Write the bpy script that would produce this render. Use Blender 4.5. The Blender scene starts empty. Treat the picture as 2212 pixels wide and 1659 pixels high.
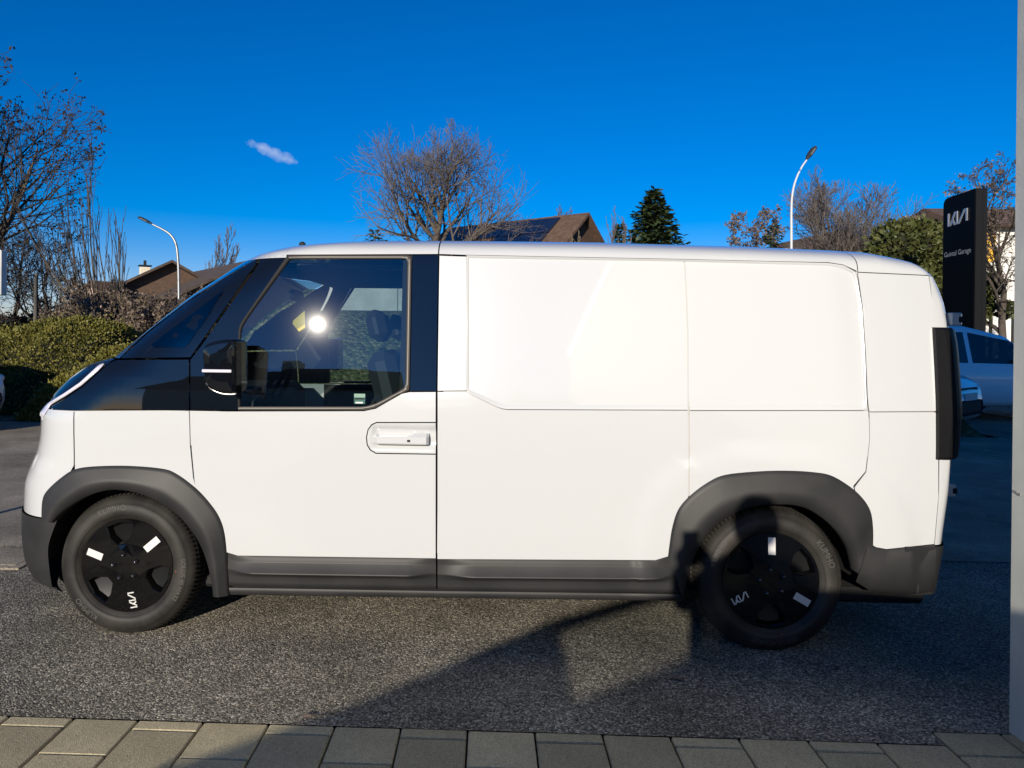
import bpy, math, random
import numpy as np
from mathutils import Vector, Matrix
from mathutils.geometry import delaunay_2d_cdt
R = math.radians
scene = bpy.context.scene
COL = scene.collection

# ------------------------------------------------------------------ camera
EYE = Vector((0, 0, 1.425)); FPX = 1550.0; PPX, PPY = 1006.0, 725.0; YAW = R(2.0); ROLL = 0.012
FW = Vector((-math.sin(YAW), math.cos(YAW), 0)); R0 = Vector((math.cos(YAW), math.sin(YAW), 0)); U0 = Vector((0, 0, 1))
RT = R0*math.cos(ROLL) + U0*math.sin(ROLL); UP = U0*math.cos(ROLL) - R0*math.sin(ROLL)
cd = bpy.data.cameras.new('camera'); cam = bpy.data.objects.new('camera', cd); COL.objects.link(cam)
cd.sensor_width = 36; cd.lens = FPX/2212*36; cd.clip_start = .02; cd.clip_end = 5000
cd.shift_x = (1106-PPX)/2212; cd.shift_y = -(829.5-PPY)/2212
m3 = Matrix((RT, UP, -FW)).transposed(); cam.matrix_world = Matrix.Translation(EYE) @ m3.to_4x4()
scene.camera = cam

# ------------------------------------------------------------------ sky, sun, exposure
SUN_AZ, SUN_EL = R(14.2), R(15.5)          # the light travels away from the camera and to the right
LD = Vector((math.sin(SUN_AZ)*math.cos(SUN_EL), math.cos(SUN_AZ)*math.cos(SUN_EL), -math.sin(SUN_EL)))
wd = bpy.data.worlds.new('World'); scene.world = wd; wd.use_nodes = True
nt = wd.node_tree; nt.nodes.clear()
def wn(t, **k):
    n = nt.nodes.new(t)
    for a, b in k.items(): setattr(n, a, b)
    return n
sky = wn('ShaderNodeTexSky', sky_type='NISHITA', sun_disc=False, sun_elevation=SUN_EL, sun_rotation=math.pi+SUN_AZ,
         altitude=600, air_density=1.0, dust_density=0.1, ozone_density=4.0)
hs = wn('ShaderNodeHueSaturation'); hs.inputs['Saturation'].default_value = 1.5; hs.inputs['Value'].default_value = 1.0
bg = wn('ShaderNodeBackground'); bg.inputs['Strength'].default_value = .102
wo = wn('ShaderNodeOutputWorld')
# one small wisp of cloud
tc = wn('ShaderNodeTexCoord')
def pix_dir(px, py): return (RT*((px-PPX)/FPX) + UP*((PPY-py)/FPX) + FW).normalized()
cdir = pix_dir(592, 332); ax1 = (pix_dir(650, 357)-pix_dir(522, 302)).normalized(); ax2 = cdir.cross(ax1).normalized()
def wdot(v):
    n = wn('ShaderNodeVectorMath', operation='DOT_PRODUCT'); nt.links.new(tc.outputs['Generated'], n.inputs[0]); n.inputs[1].default_value = v
    return n.outputs['Value']
def wm(op, a, b=None):
    n = wn('ShaderNodeMath', operation=op)
    for i, s in enumerate((a, b)):
        if s is None: continue
        if isinstance(s, (int, float)): n.inputs[i].default_value = s
        else: nt.links.new(s, n.inputs[i])
    return n.outputs[0]
nz = wn('ShaderNodeTexNoise'); nz.inputs['Scale'].default_value = 70; nz.inputs['Detail'].default_value = 5; nt.links.new(tc.outputs['Generated'], nz.inputs['Vector'])
u = wm('DIVIDE', wm('SUBTRACT', wdot(ax1), cdir.dot(ax1)), .036); v = wm('DIVIDE', wm('SUBTRACT', wdot(ax2), cdir.dot(ax2)), .0085)
rr = wm('ADD', wm('MULTIPLY', u, u), wm('MULTIPLY', v, v))
msk = wm('SUBTRACT', wm('MULTIPLY', nz.outputs['Fac'], 1.5), wm('ADD', wm('MULTIPLY', rr, .55), .2))
front = wm('GREATER_THAN', wdot(cdir), .8)
cl = wn('ShaderNodeClamp'); nt.links.new(wm('MULTIPLY', wm('MULTIPLY', msk, front), .8), cl.inputs['Value'])
mx = wn('ShaderNodeMixRGB'); mx.inputs['Color2'].default_value = (5.2, 5.8, 7.2, 1)
nt.links.new(sky.outputs[0], hs.inputs['Color']); gr = wn('ShaderNodeMixRGB', blend_type='MULTIPLY'); gr.inputs['Fac'].default_value = 1; gr.inputs['Color2'].default_value = (.9, .76, 1.0, 1); nt.links.new(hs.outputs[0], gr.inputs['Color1']); nt.links.new(gr.outputs[0], mx.inputs['Color1']); nt.links.new(cl.outputs[0], mx.inputs['Fac'])
nt.links.new(mx.outputs[0], bg.inputs['Color']); nt.links.new(bg.outputs[0], wo.inputs['Surface'])
sl = bpy.data.lights.new('sun', 'SUN'); sl.energy = 5.0; sl.angle = R(.53); sl.color = (1.0, .90, .75)
so = bpy.data.objects.new('sun', sl); COL.objects.link(so); so.rotation_euler = LD.to_track_quat('-Z', 'Y').to_euler(); so.location = (-5, -15, 9)
vs = scene.view_settings; vs.view_transform = 'Standard'; vs.look = 'None'; vs.exposure = 0.27; vs.gamma = 1

# ------------------------------------------------------------------ helpers
def ray(px, py): return RT*((px-PPX)/FPX) + UP*((PPY-py)/FPX) + FW
def at(px, py, Y):
    d = ray(px, py); return EYE + d*(Y/d.y)
def ground_at(px, py, z=0.0):
    d = ray(px, py); return EYE + d*((z-EYE.z)/d.z)

def tag(o, label=None, cat=None, group=None, kind=None):
    for k, v_ in (('label', label), ('category', cat), ('group', group), ('kind', kind)):
        if v_: o[k] = v_
    return o
def empty(name, loc=(0, 0, 0), rz=0, parent=None):
    o = bpy.data.objects.new(name, None); COL.objects.link(o); o.location = loc; o.rotation_euler = (0, 0, rz); o.empty_display_size = .1
    if parent: o.parent = parent
    return o
def mesh(V, F, smooth=True):
    me = bpy.data.meshes.new('m'); me.from_pydata([tuple(v_) for v_ in V], [], F); me.update()
    if smooth: me.polygons.foreach_set('use_smooth', [True]*len(me.polygons))
    return me
def obj(name, me, mat, parent=None):
    o = bpy.data.objects.new(name, me); me.name = name; COL.objects.link(o)
    if mat and not me.materials: me.materials.append(mat)
    if parent: o.parent = parent
    return o
class MB:
    def __init__(s): s.V = []; s.F = []
    def add(s, V, F):
        b = len(s.V); s.V += [tuple(v_) for v_ in V]; s.F += [tuple(i+b for i in f) for f in F]; return s
    def box(s, x0, x1, y0, y1, z0, z1, M=None):
        V = [Vector((x, y, z)) for x in (x0, x1) for y in (y0, y1) for z in (z0, z1)]
        if M: V = [M @ v_ for v_ in V]
        return s.add(V, [(0, 1, 3, 2), (4, 6, 7, 5), (0, 4, 5, 1), (2, 3, 7, 6), (0, 2, 6, 4), (1, 5, 7, 3)])
    def rbox(s, x0, x1, y0, y1, z0, z1, b=.01, M=None):
        # box with chamfered edges: every axis inset once
        P = []; idx = {}
        X = (x0, x1); Y = (y0, y1); Z = (z0, z1); c = ((x0+x1)/2, (y0+y1)/2, (z0+z1)/2)
        for i in (0, 1):
            for j in (0, 1):
                for k in (0, 1):
                    p = [X[i], Y[j], Z[k]]; sg = (1 if i else -1, 1 if j else -1, 1 if k else -1)
                    for a in range(3):
                        q = [p[t] - (0 if t == a else sg[t]*b) for t in range(3)]; idx[(i, j, k, a)] = len(P); P.append(Vector(q))
        F = []
        for a in range(3):
            o1, o2 = [t for t in range(3) if t != a]
            for s_ in (0, 1):
                def key(u_, v_):
                    t = [0, 0, 0]; t[a] = s_; t[o1] = u_; t[o2] = v_; return idx[(t[0], t[1], t[2], a)]
                f = [key(0, 0), key(1, 0), key(1, 1), key(0, 1)]; F.append(f)
            for s1 in (0, 1):
                for s2 in (0, 1):
                    def k2(w_, ax):
                        t = [0, 0, 0]; t[a] = w_; t[o1] = s1; t[o2] = s2; return idx[(t[0], t[1], t[2], ax)]
                    F.append([k2(0, o1), k2(1, o1), k2(1, o2), k2(0, o2)])
        for i in (0, 1):
            for j in (0, 1):
                for k in (0, 1): F.append([idx[(i, j, k, a)] for a in range(3)])
        if M: P = [M @ v_ for v_ in P]
        return s.add(P, F)
    def tube(s, pts, rad, n=8, cap=True):
        pts = [Vector(p) for p in pts]; b = len(s.V); N = len(pts)
        if not hasattr(rad, '__len__'): rad = [rad]*N
        for i, p in enumerate(pts):
            t = (pts[min(i+1, N-1)] - pts[max(i-1, 0)]).normalized()
            a = Vector((0, 0, 1)) if abs(t.z) < .9 else Vector((1, 0, 0))
            e1 = t.cross(a).normalized(); e2 = t.cross(e1)
            for k in range(n):
                an = 2*math.pi*k/n; s.V.append(tuple(p + (e1*math.cos(an) + e2*math.sin(an))*rad[i]))
        for i in range(N-1):
            for k in range(n):
                k2 = (k+1) % n; s.F.append((b+i*n+k, b+i*n+k2, b+(i+1)*n+k2, b+(i+1)*n+k))
        if cap and n > 3: s.F.append(tuple(b+k for k in range(n))); s.F.append(tuple(b+(N-1)*n+k for k in reversed(range(n))))
        return s
    def lathe(s, prof, n=48, axis='Y', M=None, jit=None):
        # prof: (radius, along axis)
        b = len(s.V); m = len(prof)
        for k in range(n):
            a = 2*math.pi*k/n
            for i, (r_, h) in enumerate(prof):
                q = r_ + (jit(k, i) if jit else 0)
                p = Vector((q*math.cos(a), h, q*math.sin(a))) if axis == 'Y' else Vector((q*math.cos(a), q*math.sin(a), h))
                s.V.append(tuple(M @ p if M else p))
        for k in range(n):
            k2 = (k+1) % n
            for i in range(m-1): s.F.append((b+k*m+i, b+k*m+i+1, b+k2*m+i+1, b+k2*m+i))
        return s
    def quadstrip(s, A, B, closed=False):
        b = len(s.V); n = len(A); s.V += [tuple(p) for p in A] + [tuple(p) for p in B]
        for i in range(n if closed else n-1):
            j = (i+1) % n; s.F.append((b+i, b+j, b+n+j, b+n+i))
        return s
    def prism(s, poly, a, b_, fn):
        # poly of 2D points, fn(u, v, t) -> 3D point
        n = len(poly); b = len(s.V)
        s.V += [tuple(fn(u_, v_, a)) for u_, v_ in poly] + [tuple(fn(u_, v_, b_)) for u_, v_ in poly]
        s.F.append(tuple(range(b, b+n))); s.F.append(tuple(range(b+2*n-1, b+n-1, -1)))
        for i in range(n):
            j = (i+1) % n; s.F.append((b+i, b+j, b+n+j, b+n+i))
        return s
    def build(s, name, mat, parent=None, smooth=False): return obj(name, mesh(s.V, s.F, smooth), mat, parent)

# ------------------------------------------------------------------ materials
MATS = {}
def mat(name, col, rough=.5, metal=0, coat=0, coat_rough=.03, spec=.5, noise=None, bump=None, trans=None, alpha=None):
    if name in MATS: return MATS[name]
    m = bpy.data.materials.new(name); m.use_nodes = True; N = m.node_tree.nodes; L = m.node_tree.links; p = N['Principled BSDF']
    p.inputs['Base Color'].default_value = (*col, 1); p.inputs['Roughness'].default_value = rough; p.inputs['Metallic'].default_value = metal
    p.inputs['Coat Weight'].default_value = coat; p.inputs['Coat Roughness'].default_value = coat_rough; p.inputs['Specular IOR Level'].default_value = spec
    t = N.new('ShaderNodeTexCoord')
    if noise:      # (scale, detail, other colour, low, high)
        n = N.new('ShaderNodeTexNoise'); n.inputs['Scale'].default_value = noise[0]; n.inputs['Detail'].default_value = noise[1]
        L.new(t.outputs['Object'], n.inputs['Vector']); r_ = N.new('ShaderNodeValToRGB')
        r_.color_ramp.elements[0].position = noise[3] if len(noise) > 3 else .35; r_.color_ramp.elements[1].position = noise[4] if len(noise) > 4 else .65
        r_.color_ramp.elements[0].color = (*col, 1); r_.color_ramp.elements[1].color = (*noise[2], 1)
        L.new(n.outputs['Fac'], r_.inputs['Fac']); L.new(r_.outputs['Color'], p.inputs['Base Color'])
    if bump:       # (scale, strength, distance)
        n = N.new('ShaderNodeTexNoise'); n.inputs['Scale'].default_value = bump[0]; n.inputs['Detail'].default_value = 3
        L.new(t.outputs['Object'], n.inputs['Vector']); b = N.new('ShaderNodeBump'); b.inputs['Strength'].default_value = bump[1]; b.inputs['Distance'].default_value = bump[2]
        L.new(n.outputs['Fac'], b.inputs['Height']); L.new(b.outputs[0], p.inputs['Normal'])
    MATS[name] = m; return m
def glass_mat(name, tint, rough=.0, refl=1.0, haze=0.0):
    m = bpy.data.materials.new(name); m.use_nodes = True; N = m.node_tree.nodes; L = m.node_tree.links; N.clear()
    o = N.new('ShaderNodeOutputMaterial'); tr = N.new('ShaderNodeBsdfTransparent'); tr.inputs['Color'].default_value = (*tint, 1)
    g = N.new('ShaderNodeBsdfGlossy'); g.inputs['Roughness'].default_value = rough; g.inputs['Color'].default_value = (1, 1, 1, 1)
    lw = N.new('ShaderNodeLayerWeight'); lw.inputs['Blend'].default_value = .5       # Schlick, the same from both sides of the pane
    pw = N.new('ShaderNodeMath'); pw.operation = 'POWER'; pw.inputs[1].default_value = 5; L.new(lw.outputs['Facing'], pw.inputs[0])
    f = N.new('ShaderNodeMath'); f.operation = 'MULTIPLY_ADD'; f.inputs[1].default_value = .957; f.inputs[2].default_value = .043; L.new(pw.outputs[0], f.inputs[0])
    mu = N.new('ShaderNodeMath'); mu.operation = 'MULTIPLY'; mu.inputs[1].default_value = 1.6*refl; mu.use_clamp = True
    mx_ = N.new('ShaderNodeMixShader'); L.new(f.outputs[0], mu.inputs[0]); L.new(mu.outputs[0], mx_.inputs[0]); L.new(tr.outputs[0], mx_.inputs[1]); L.new(g.outputs[0], mx_.inputs[2]); L.new(mx_.outputs[0], o.inputs[0])
    if haze:
        g2 = N.new('ShaderNodeBsdfGlossy'); g2.inputs['Roughness'].default_value = .09; m2 = N.new('ShaderNodeMixShader'); m2.inputs[0].default_value = haze
        L.new(mx_.outputs[0], m2.inputs[1]); L.new(g2.outputs[0], m2.inputs[2]); L.new(m2.outputs[0], o.inputs[0])
    MATS[name] = m; return m
PAINT = mat('van_white_paint', (.50, .515, .53), .20, coat=.9, coat_rough=.03)
BLACK = mat('gloss_black_paint', (.004, .005, .007), .015, spec=.75)
PLAST = mat('grey_moulded_plastic', (.018, .0187, .0195), .5, spec=.32, bump=(900, .25, .001), noise=(6, 4, (.026, .026, .027)))
RUBBER = mat('tyre_rubber', (.015, .0145, .014), .6, spec=.3, noise=(9, 5, (.038, .035, .031), .35, .7), bump=(250, .25, .001))
DARK = mat('dark_liner', (.010, .010, .011), .8)
TRIM = mat('window_trim', (.062, .056, .05), .42)
CHROME = mat('satin_silver', (.72, .72, .72), .28, metal=.6)
SILV = mat('silver_sticker', (.75, .75, .74), .3, metal=.3)
LAMPW = mat('lamp_lens', (.62, .6, .68), .15, coat=1)
GLASS = glass_mat('window_glass', (.58, .70, .72), .008, 1.5, .00025)
QGLASS = glass_mat('quarter_glass', (.16, .22, .25), .02, 1.5)
CABIN = mat('cabin_trim', (.02, .022, .025), .7)
CABIN2 = mat('cabin_headliner', (.10, .11, .12), .8)

# stone-like materials with voronoi grains
def grain_mat(name, cols, scale, bstr, bdist, big=None, rough=.85, mottle=.95):
    m = bpy.data.materials.new(name); m.use_nodes = True; N = m.node_tree.nodes; L = m.node_tree.links; p = N['Principled BSDF']
    p.inputs['Roughness'].default_value = rough; p.inputs['Specular IOR Level'].default_value = .25
    t = N.new('ShaderNodeTexCoord'); v = N.new('ShaderNodeTexVoronoi'); v.inputs['Scale'].default_value = scale; L.new(t.outputs['Object'], v.inputs['Vector'])
    sp = N.new('ShaderNodeSeparateColor'); L.new(v.outputs['Color'], sp.inputs[0])
    r_ = N.new('ShaderNodeValToRGB'); e = r_.color_ramp.elements
    while len(e) < len(cols): e.new(.5)
    for i, (ps, c) in enumerate(cols): e[i].position = ps; e[i].color = (*c, 1)
    L.new(sp.outputs[0], r_.inputs['Fac'])
    n = N.new('ShaderNodeTexNoise'); n.inputs['Scale'].default_value = 1.1; n.inputs['Detail'].default_value = 8; n.inputs['Roughness'].default_value = .7; L.new(t.outputs['Object'], n.inputs['Vector'])
    mr = N.new('ShaderNodeMapRange'); mr.inputs[1].default_value = .3; mr.inputs[2].default_value = .7; mr.inputs[3].default_value = 1-mottle/2; mr.inputs[4].default_value = 1+mottle/2
    L.new(n.outputs['Fac'], mr.inputs[0])
    mu = N.new('ShaderNodeMixRGB'); mu.blend_type = 'MULTIPLY'; mu.inputs[0].default_value = 1; L.new(r_.outputs[0], mu.inputs[1]); L.new(mr.outputs[0], mu.inputs[2])
    L.new(mu.outputs[0], p.inputs['Base Color'])
    ad = N.new('ShaderNodeMath'); ad.operation = 'SUBTRACT'; L.new(sp.outputs[1], ad.inputs[0]); L.new(v.outputs['Distance'], ad.inputs[1])
    b = N.new('ShaderNodeBump'); b.inputs['Strength'].default_value = bstr; b.inputs['Distance'].default_value = bdist; L.new(ad.outputs[0], b.inputs['Height']); L.new(b.outputs[0], p.inputs['Normal'])
    MATS[name] = m; return m
ASPH = grain_mat('asphalt', [(0, (.045, .042, .036)), (.4, (.15, .137, .11)), (.8, (.29, .262, .21)), (1, (.58, .53, .43))], 150, 1.0, .007)
ASPH2 = grain_mat('fine_asphalt', [(0, (.18, .158, .125)), (.6, (.30, .262, .20)), (1, (.44, .385, .30))], 200, 1.0, .005)
def vary(m, lo, hi):
    N = m.node_tree.nodes; L = m.node_tree.links; p = N['Principled BSDF']; src = p.inputs['Base Color'].links[0].from_socket
    oi = N.new('ShaderNodeObjectInfo'); mr = N.new('ShaderNodeMapRange'); mr.inputs[3].default_value = lo; mr.inputs[4].default_value = hi; L.new(oi.outputs['Random'], mr.inputs[0])
    mu = N.new('ShaderNodeMixRGB'); mu.blend_type = 'MULTIPLY'; mu.inputs[0].default_value = 1; L.new(src, mu.inputs[1]); L.new(mr.outputs[0], mu.inputs[2]); L.new(mu.outputs[0], p.inputs['Base Color'])
PAVER = grain_mat('concrete_paver', [(0, (.30, .258, .165)), (.5, (.42, .365, .235)), (1, (.53, .465, .305))], 330, .6, .003, mottle=.5)
vary(PAVER, .8, 1.12)
BED = mat('paver_bed_sand', (.03, .03, .028), .95)
GRASS = grain_mat('grass_slope', [(0, (.04, .055, .02)), (.5, (.085, .10, .04)), (1, (.16, .15, .08))], 14, .9, .06)
EARTH = grain_mat('ground_earth', [(0, (.04, .04, .025)), (.5, (.075, .07, .045)), (1, (.11, .1, .06))], 6, .8, .05)
CONC = mat('concrete', (.36, .35, .32), .85, noise=(2.5, 6, (.46, .45, .42)))
BARK = mat('bark', (.055, .042, .032), .9, noise=(5, 4, (.09, .075, .06)))
TWIG = mat('twig', (.095, .08, .074), .9, noise=(1.2, 3, (.15, .13, .12)))
TWIGD = mat('dark_twig', (.035, .03, .026), .9, noise=(1.5, 3, (.06, .05, .04)))
DRYTW = mat('dry_twig', (.13, .095, .06), .9, noise=(3, 3, (.2, .155, .1)))
def leaf_mat(name, c1, c2, sc=7):
    return mat(name, c1, .55, noise=(sc, 3, c2, .3, .7), spec=.3)
HEDGE = leaf_mat('hedge_leaf', (.075, .085, .014), (.19, .165, .035), 5)
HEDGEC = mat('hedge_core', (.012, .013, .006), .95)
FIR = leaf_mat('fir_needle', (.022, .038, .016), (.05, .07, .025), 3)
EVER = leaf_mat('evergreen_leaf', (.04, .055, .015), (.095, .10, .03), 3)
DRYLEAF = leaf_mat('dry_leaf', (.10, .075, .06), (.17, .13, .10), 2)
SEED = mat('seed_cluster', (.028, .02, .016), .9)
ROOF = mat('brown_roof_tile', (.085, .05, .032), .85, noise=(3, 6, (.13, .08, .055)), bump=(10, .5, .03))
TILE = mat('dark_roof_tile', (.055, .04, .03), .85, noise=(3, 6, (.09, .065, .05)), bump=(10, .5, .03))
WOODW = mat('brown_timber', (.07, .042, .026), .8, noise=(8, 4, (.1, .06, .04)))
STUCCO = mat('cream_render', (.62, .55, .42), .9, noise=(4, 5, (.7, .63, .5)))
STUCW = mat('white_render', (.72, .70, .66), .9, noise=(4, 5, (.62, .6, .56)))
YELL = mat('yellow_render', (.78, .42, .03), .9, noise=(4, 5, (.82, .47, .05)))
SOLAR = mat('solar_cell', (.010, .014, .03), .12, coat=1)
STEEL = mat('galvanised_steel', (.30, .31, .31), .45, metal=.7)
DSTEEL = mat('dark_lamp_steel', (.05, .055, .06), .5, metal=.4)
WALLP = mat('pillar_render', (.46, .47, .43), .7, noise=(7, 8, (.52, .53, .48), .4, .7), bump=(60, .15, .004))
PAINTLINE = mat('road_paint', (.6, .6, .58), .8)

# ------------------------------------------------------------------ ground
def sheet(name, poly, z, m, kind='structure'):
    o = obj(name, mesh([(x, y, z) for x, y in poly], [tuple(range(len(poly)))], False), m); return tag(o, kind=kind)
sheet('ground', [(-1500, -1500), (1500, -1500), (1500, 1500), (-1500, 1500)], -.06, EARTH)
EDGE = 2.592
sheet('asphalt', [(-26, EDGE), (1.62, EDGE), (1.62, EDGE+.085), (1.93, EDGE+.085), (40, EDGE+.085), (40, 26), (7.6, 26), (7.6, 10.95), (-26, 10.95)], 0, ASPH)
sheet('asphalt_lane', [(-26, 4.62), (-2.2, 4.62), (-1.0, 4.75), (7.6, 4.75), (7.6, 10.9), (-26, 10.9)], .004, ASPH2)
pv = sheet('paving', [(-8, -9), (6, -9), (6, EDGE+.1), (1.6, EDGE+.1), (1.6, EDGE+.004), (-8, EDGE+.004)], -.03, BED)
random.seed(4)
# pavers in columns, half-bond; each its own piece
PW, PLN, GAP = .2415, .32, .007
pm = MB().rbox(-.5, .5, -.5, .5, -.03, 0, .0025); 
def paver_mesh(w_, l_): return mesh(MB().rbox(-w_/2+GAP/2, w_/2-GAP/2, -l_/2+GAP/2, l_/2-GAP/2, -.028, 0, .004).V, MB().rbox(0, 1, 0, 1, 0, 1, .1).F, False)
cache = {}
for ci in range(-13, 10):
    x = -.0663 - .0 + (ci+.5)*PW - .0
    first = .225 if ci % 2 == 0 else .065
    y = EDGE; ln = first; k = 0
    if x > 1.62 and x < 2.0: y = EDGE+.085; ln = first+.085-.16*(ci % 2 == 0)
    while y > 1.35:
        key = round(ln, 3)
        if key not in cache: cache[key] = paver_mesh(PW, ln)
        o = obj('paver', cache[key], PAVER, pv); o.location = (x, y-ln/2, random.uniform(-.0012, .0012)+.001)
        o.rotation_euler = (random.uniform(-.003, .003), random.uniform(-.003, .003), 0)
        y -= ln; ln = PLN; k += 1
tag(sheet('parking_line', [tuple(ground_at(*p).xy) for p in ((2060, 879), (2190, 900.5), (2190, 903), (2060, 881))], .008, PAINTLINE), kind='structure')
# drain cover in the lane at left
g = ground_at(18, 1207); dr = empty('drain_cover', (g.x, g.y, .004)); tag(dr, 'small square stone-framed cover set in the asphalt at the left edge', 'drain cover')
MB().rbox(-.2, .2, -.2, .2, -.02, .006, .004).build('frame', ASPH2, dr)
MB().rbox(-.15, .15, -.15, .15, 0, .009, .003).build('lid', ASPH2, dr)

# hill with the embankment behind the van
def sstep(a, b, x):
    t = max(0, min(1, (x-a)/(b-a))); return t*t*(3-2*t)
def hill_h(x, y):
    m_ = sstep(-7, -3.5, x)*(1-sstep(8, 12, x))
    e = -.05 + m_*(sstep(10.9, 14.2, y)*1.95 + (0.45 if y > 14.4 else 0)) 
    e += sstep(14, 60, y)*2.2*(1-sstep(9, 14, x)*.6) + sstep(60, 200, y)*3
    if x > 7: e = e - sstep(7, 9, x)*(1-sstep(24, 30, y))*.02
    return e
xs = [-120+i*6 for i in range(18)] + [-12+i*.75 for i in range(36)] + [15+i*7 for i in range(24)]
ys = [10.93+i*.3 for i in range(11)] + [14.2, 14.38, 14.45, 15, 16, 18, 20, 23, 26, 30, 36, 44, 55, 70, 90, 120, 160, 220]
V = [(x, y, hill_h(x, y) + random.uniform(-.02, .02)*(y > 11.2)) for y in ys for x in xs]
F = [(j*len(xs)+i, j*len(xs)+i+1, (j+1)*len(xs)+i+1, (j+1)*len(xs)+i) for j in range(len(ys)-1) for i in range(len(xs)-1)]
F = [f for f in F if not (7.4 < (V[f[0]][0]+V[f[1]][0])/2 and V[f[2]][1] < 24)]
tag(obj('hill', mesh(V, F), GRASS), kind='structure')
rw = empty('retaining_wall', (2, 14.3, 1.5)); tag(rw, 'pale concrete retaining wall on the grass bank seen through the cab window', 'wall')
for i in range(7): MB().rbox(-5.4+i*1.55, -3.86+i*1.55, -.1, .1, .0, .98, .01).build('wall_panel', CONC, rw)

# ------------------------------------------------------------------ the van body as a surface: half width w(x, z)
YC = 4.2275
def tab(L):
    A = np.array(L); return lambda x: float(np.interp(x, A[:, 0], A[:, 1]))
Wz = tab([(.15, .905), (.3, .925), (.5, .938), (.75, .9455), (.95, .9475), (1.08, .944), (1.14, .940), (1.80, .852), (2.1, .812)])
XFt = tab([(.12, -2.24), (.166, -2.291), (.182, -2.354), (.219, -2.406), (.284, -2.435), (.356, -2.447), (.449, -2.45), (.6, -2.444), (.679, -2.439), (.749, -2.413), (.829, -2.378),
           (.909, -2.362), (1.023, -2.360), (1.069, -2.324), (1.114, -2.302), (1.194, -2.225), (1.252, -2.147), (1.283, -2.066), (1.295, -2.006), (1.446, -1.827), (1.605, -1.632),
           (1.77, -1.39), (1.821, -1.30), (1.86, -1.19), (1.89, -1.02), (1.91, -.75), (1.93, -.3)])
XRt = tab([(.15, 2.10), (.3, 2.132), (.45, 2.152), (.53, 2.158), (.73, 2.18), (.89, 2.195), (1.1, 2.215), (1.4, 2.215), (1.6, 2.19), (1.72, 2.155), (1.80, 2.095), (1.85, 1.98)])
ZTt = tab([(-1.4, 1.92), (-.2, 1.929), (.5, 1.9256), (1.2, 1.912), (1.6, 1.898), (1.8, 1.888), (2.0, 1.854), (2.2, 1.773)])
LF, LR = .5, .16
def w(x, z):
    t = ZTt(x)
    if z >= t: return 0.0
    a = Wz(z); s = max(0, (z-(t-.15))/.15)
    if s > 0: a *= (1-s**3)**(1/2.6)
    f = (x-XFt(z))/LF
    if f <= 0: return 0.0
    if f < 1: a *= max(0, 1-(1-f)**2.5)**.4
    g = (XRt(z)-x)/LR
    if g <= 0: return 0.0
    if g < 1: a *= max(0, 1-(1-g)**2.3)**(1/2.3)
    # swelling round the rear arch
    d = ((abs(x-1.292)/1.06)**3 + max(0, abs(z-.33))**3)**(1/3)
    if d < .66: a += .011*(1-sstep(.565, .60, d))
    return a
def hit(px, py):
    d = ray(px, py); t0 = 3.15/d.y; best = None
    def inside(t):
        p = EYE+d*t; return w(p.x, p.z) - abs(YC-p.y) if .1 < p.z < 1.95 else -9
    t = t0; st = .006; prev = inside(t0)
    while t < t0+1.2:
        t += st; c = inside(t)
        if c > 0:
            a, b = t-st, t
            for _ in range(14):
                m_ = (a+b)/2
                if inside(m_) > 0: b = m_
                else: a = m_
            return EYE+d*b
    return hit(px+(1.0 if px < 1100 else -1.0), py)      # just off the silhouette: step inwards
def hxz(p): q = hit(*p); return (q.x, q.z)
def dens(poly, step=11, closed=True):
    out = []; n = len(poly)
    for i in range(n if closed else n-1):
        a, b = poly[i], poly[(i+1) % n]; k = max(1, int(math.hypot(b[0]-a[0], b[1]-a[1])/step))
        out += [(a[0]+(b[0]-a[0])*j/k, a[1]+(b[1]-a[1])*j/k) for j in range(k)]
    if not closed: out.append(poly[-1])
    return out
def spline(P, n=6, closed=False):
    out = []; N = len(P)
    for i in range(N if closed else N-1):
        g_ = lambda k: P[k % N] if closed else P[max(0, min(N-1, k))]
        p0, p1, p2, p3 = g_(i-1), g_(i), g_(i+1), g_(i+2)
        for j in range(n):
            t = j/n; out.append(tuple(.5*((2*p1[c])+(-p0[c]+p2[c])*t+(2*p0[c]-5*p1[c]+4*p2[c]-p3[c])*t*t+(-p0[c]+3*p1[c]-3*p2[c]+p3[c])*t**3) for c in range(len(p1))))
    if not closed: out.append(P[-1])
    return out
def resample(P, n):
    P = [Vector(p) for p in P]; d = [0]
    for a, b in zip(P, P[1:]): d.append(d[-1]+(b-a).length)
    A = np.array([tuple(p) for p in P]); s = np.linspace(0, d[-1], n)
    return [tuple(float(np.interp(t, d, A[:, c])) for c in range(A.shape[1])) for t in s]
def inpoly(x, y, P):
    c = False; n = len(P); j = n-1
    for i in range(n):
        if (P[i][1] > y) != (P[j][1] > y) and x < (P[j][0]-P[i][0])*(y-P[i][1])/(P[j][1]-P[i][1]+1e-12)+P[i][0]: c = not c
        j = i
    return c
def mirror_obj(o, parent):
    me = o.data.copy(); n = len(me.vertices); a = np.empty(n*3); me.vertices.foreach_get('co', a); a = a.reshape(-1, 3); a[:, 1] = -a[:, 1]
    me.vertices.foreach_set('co', a.ravel()); me.flip_normals(); me.update()
    return obj(o.name.split('.')[0], me, None, parent)

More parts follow.
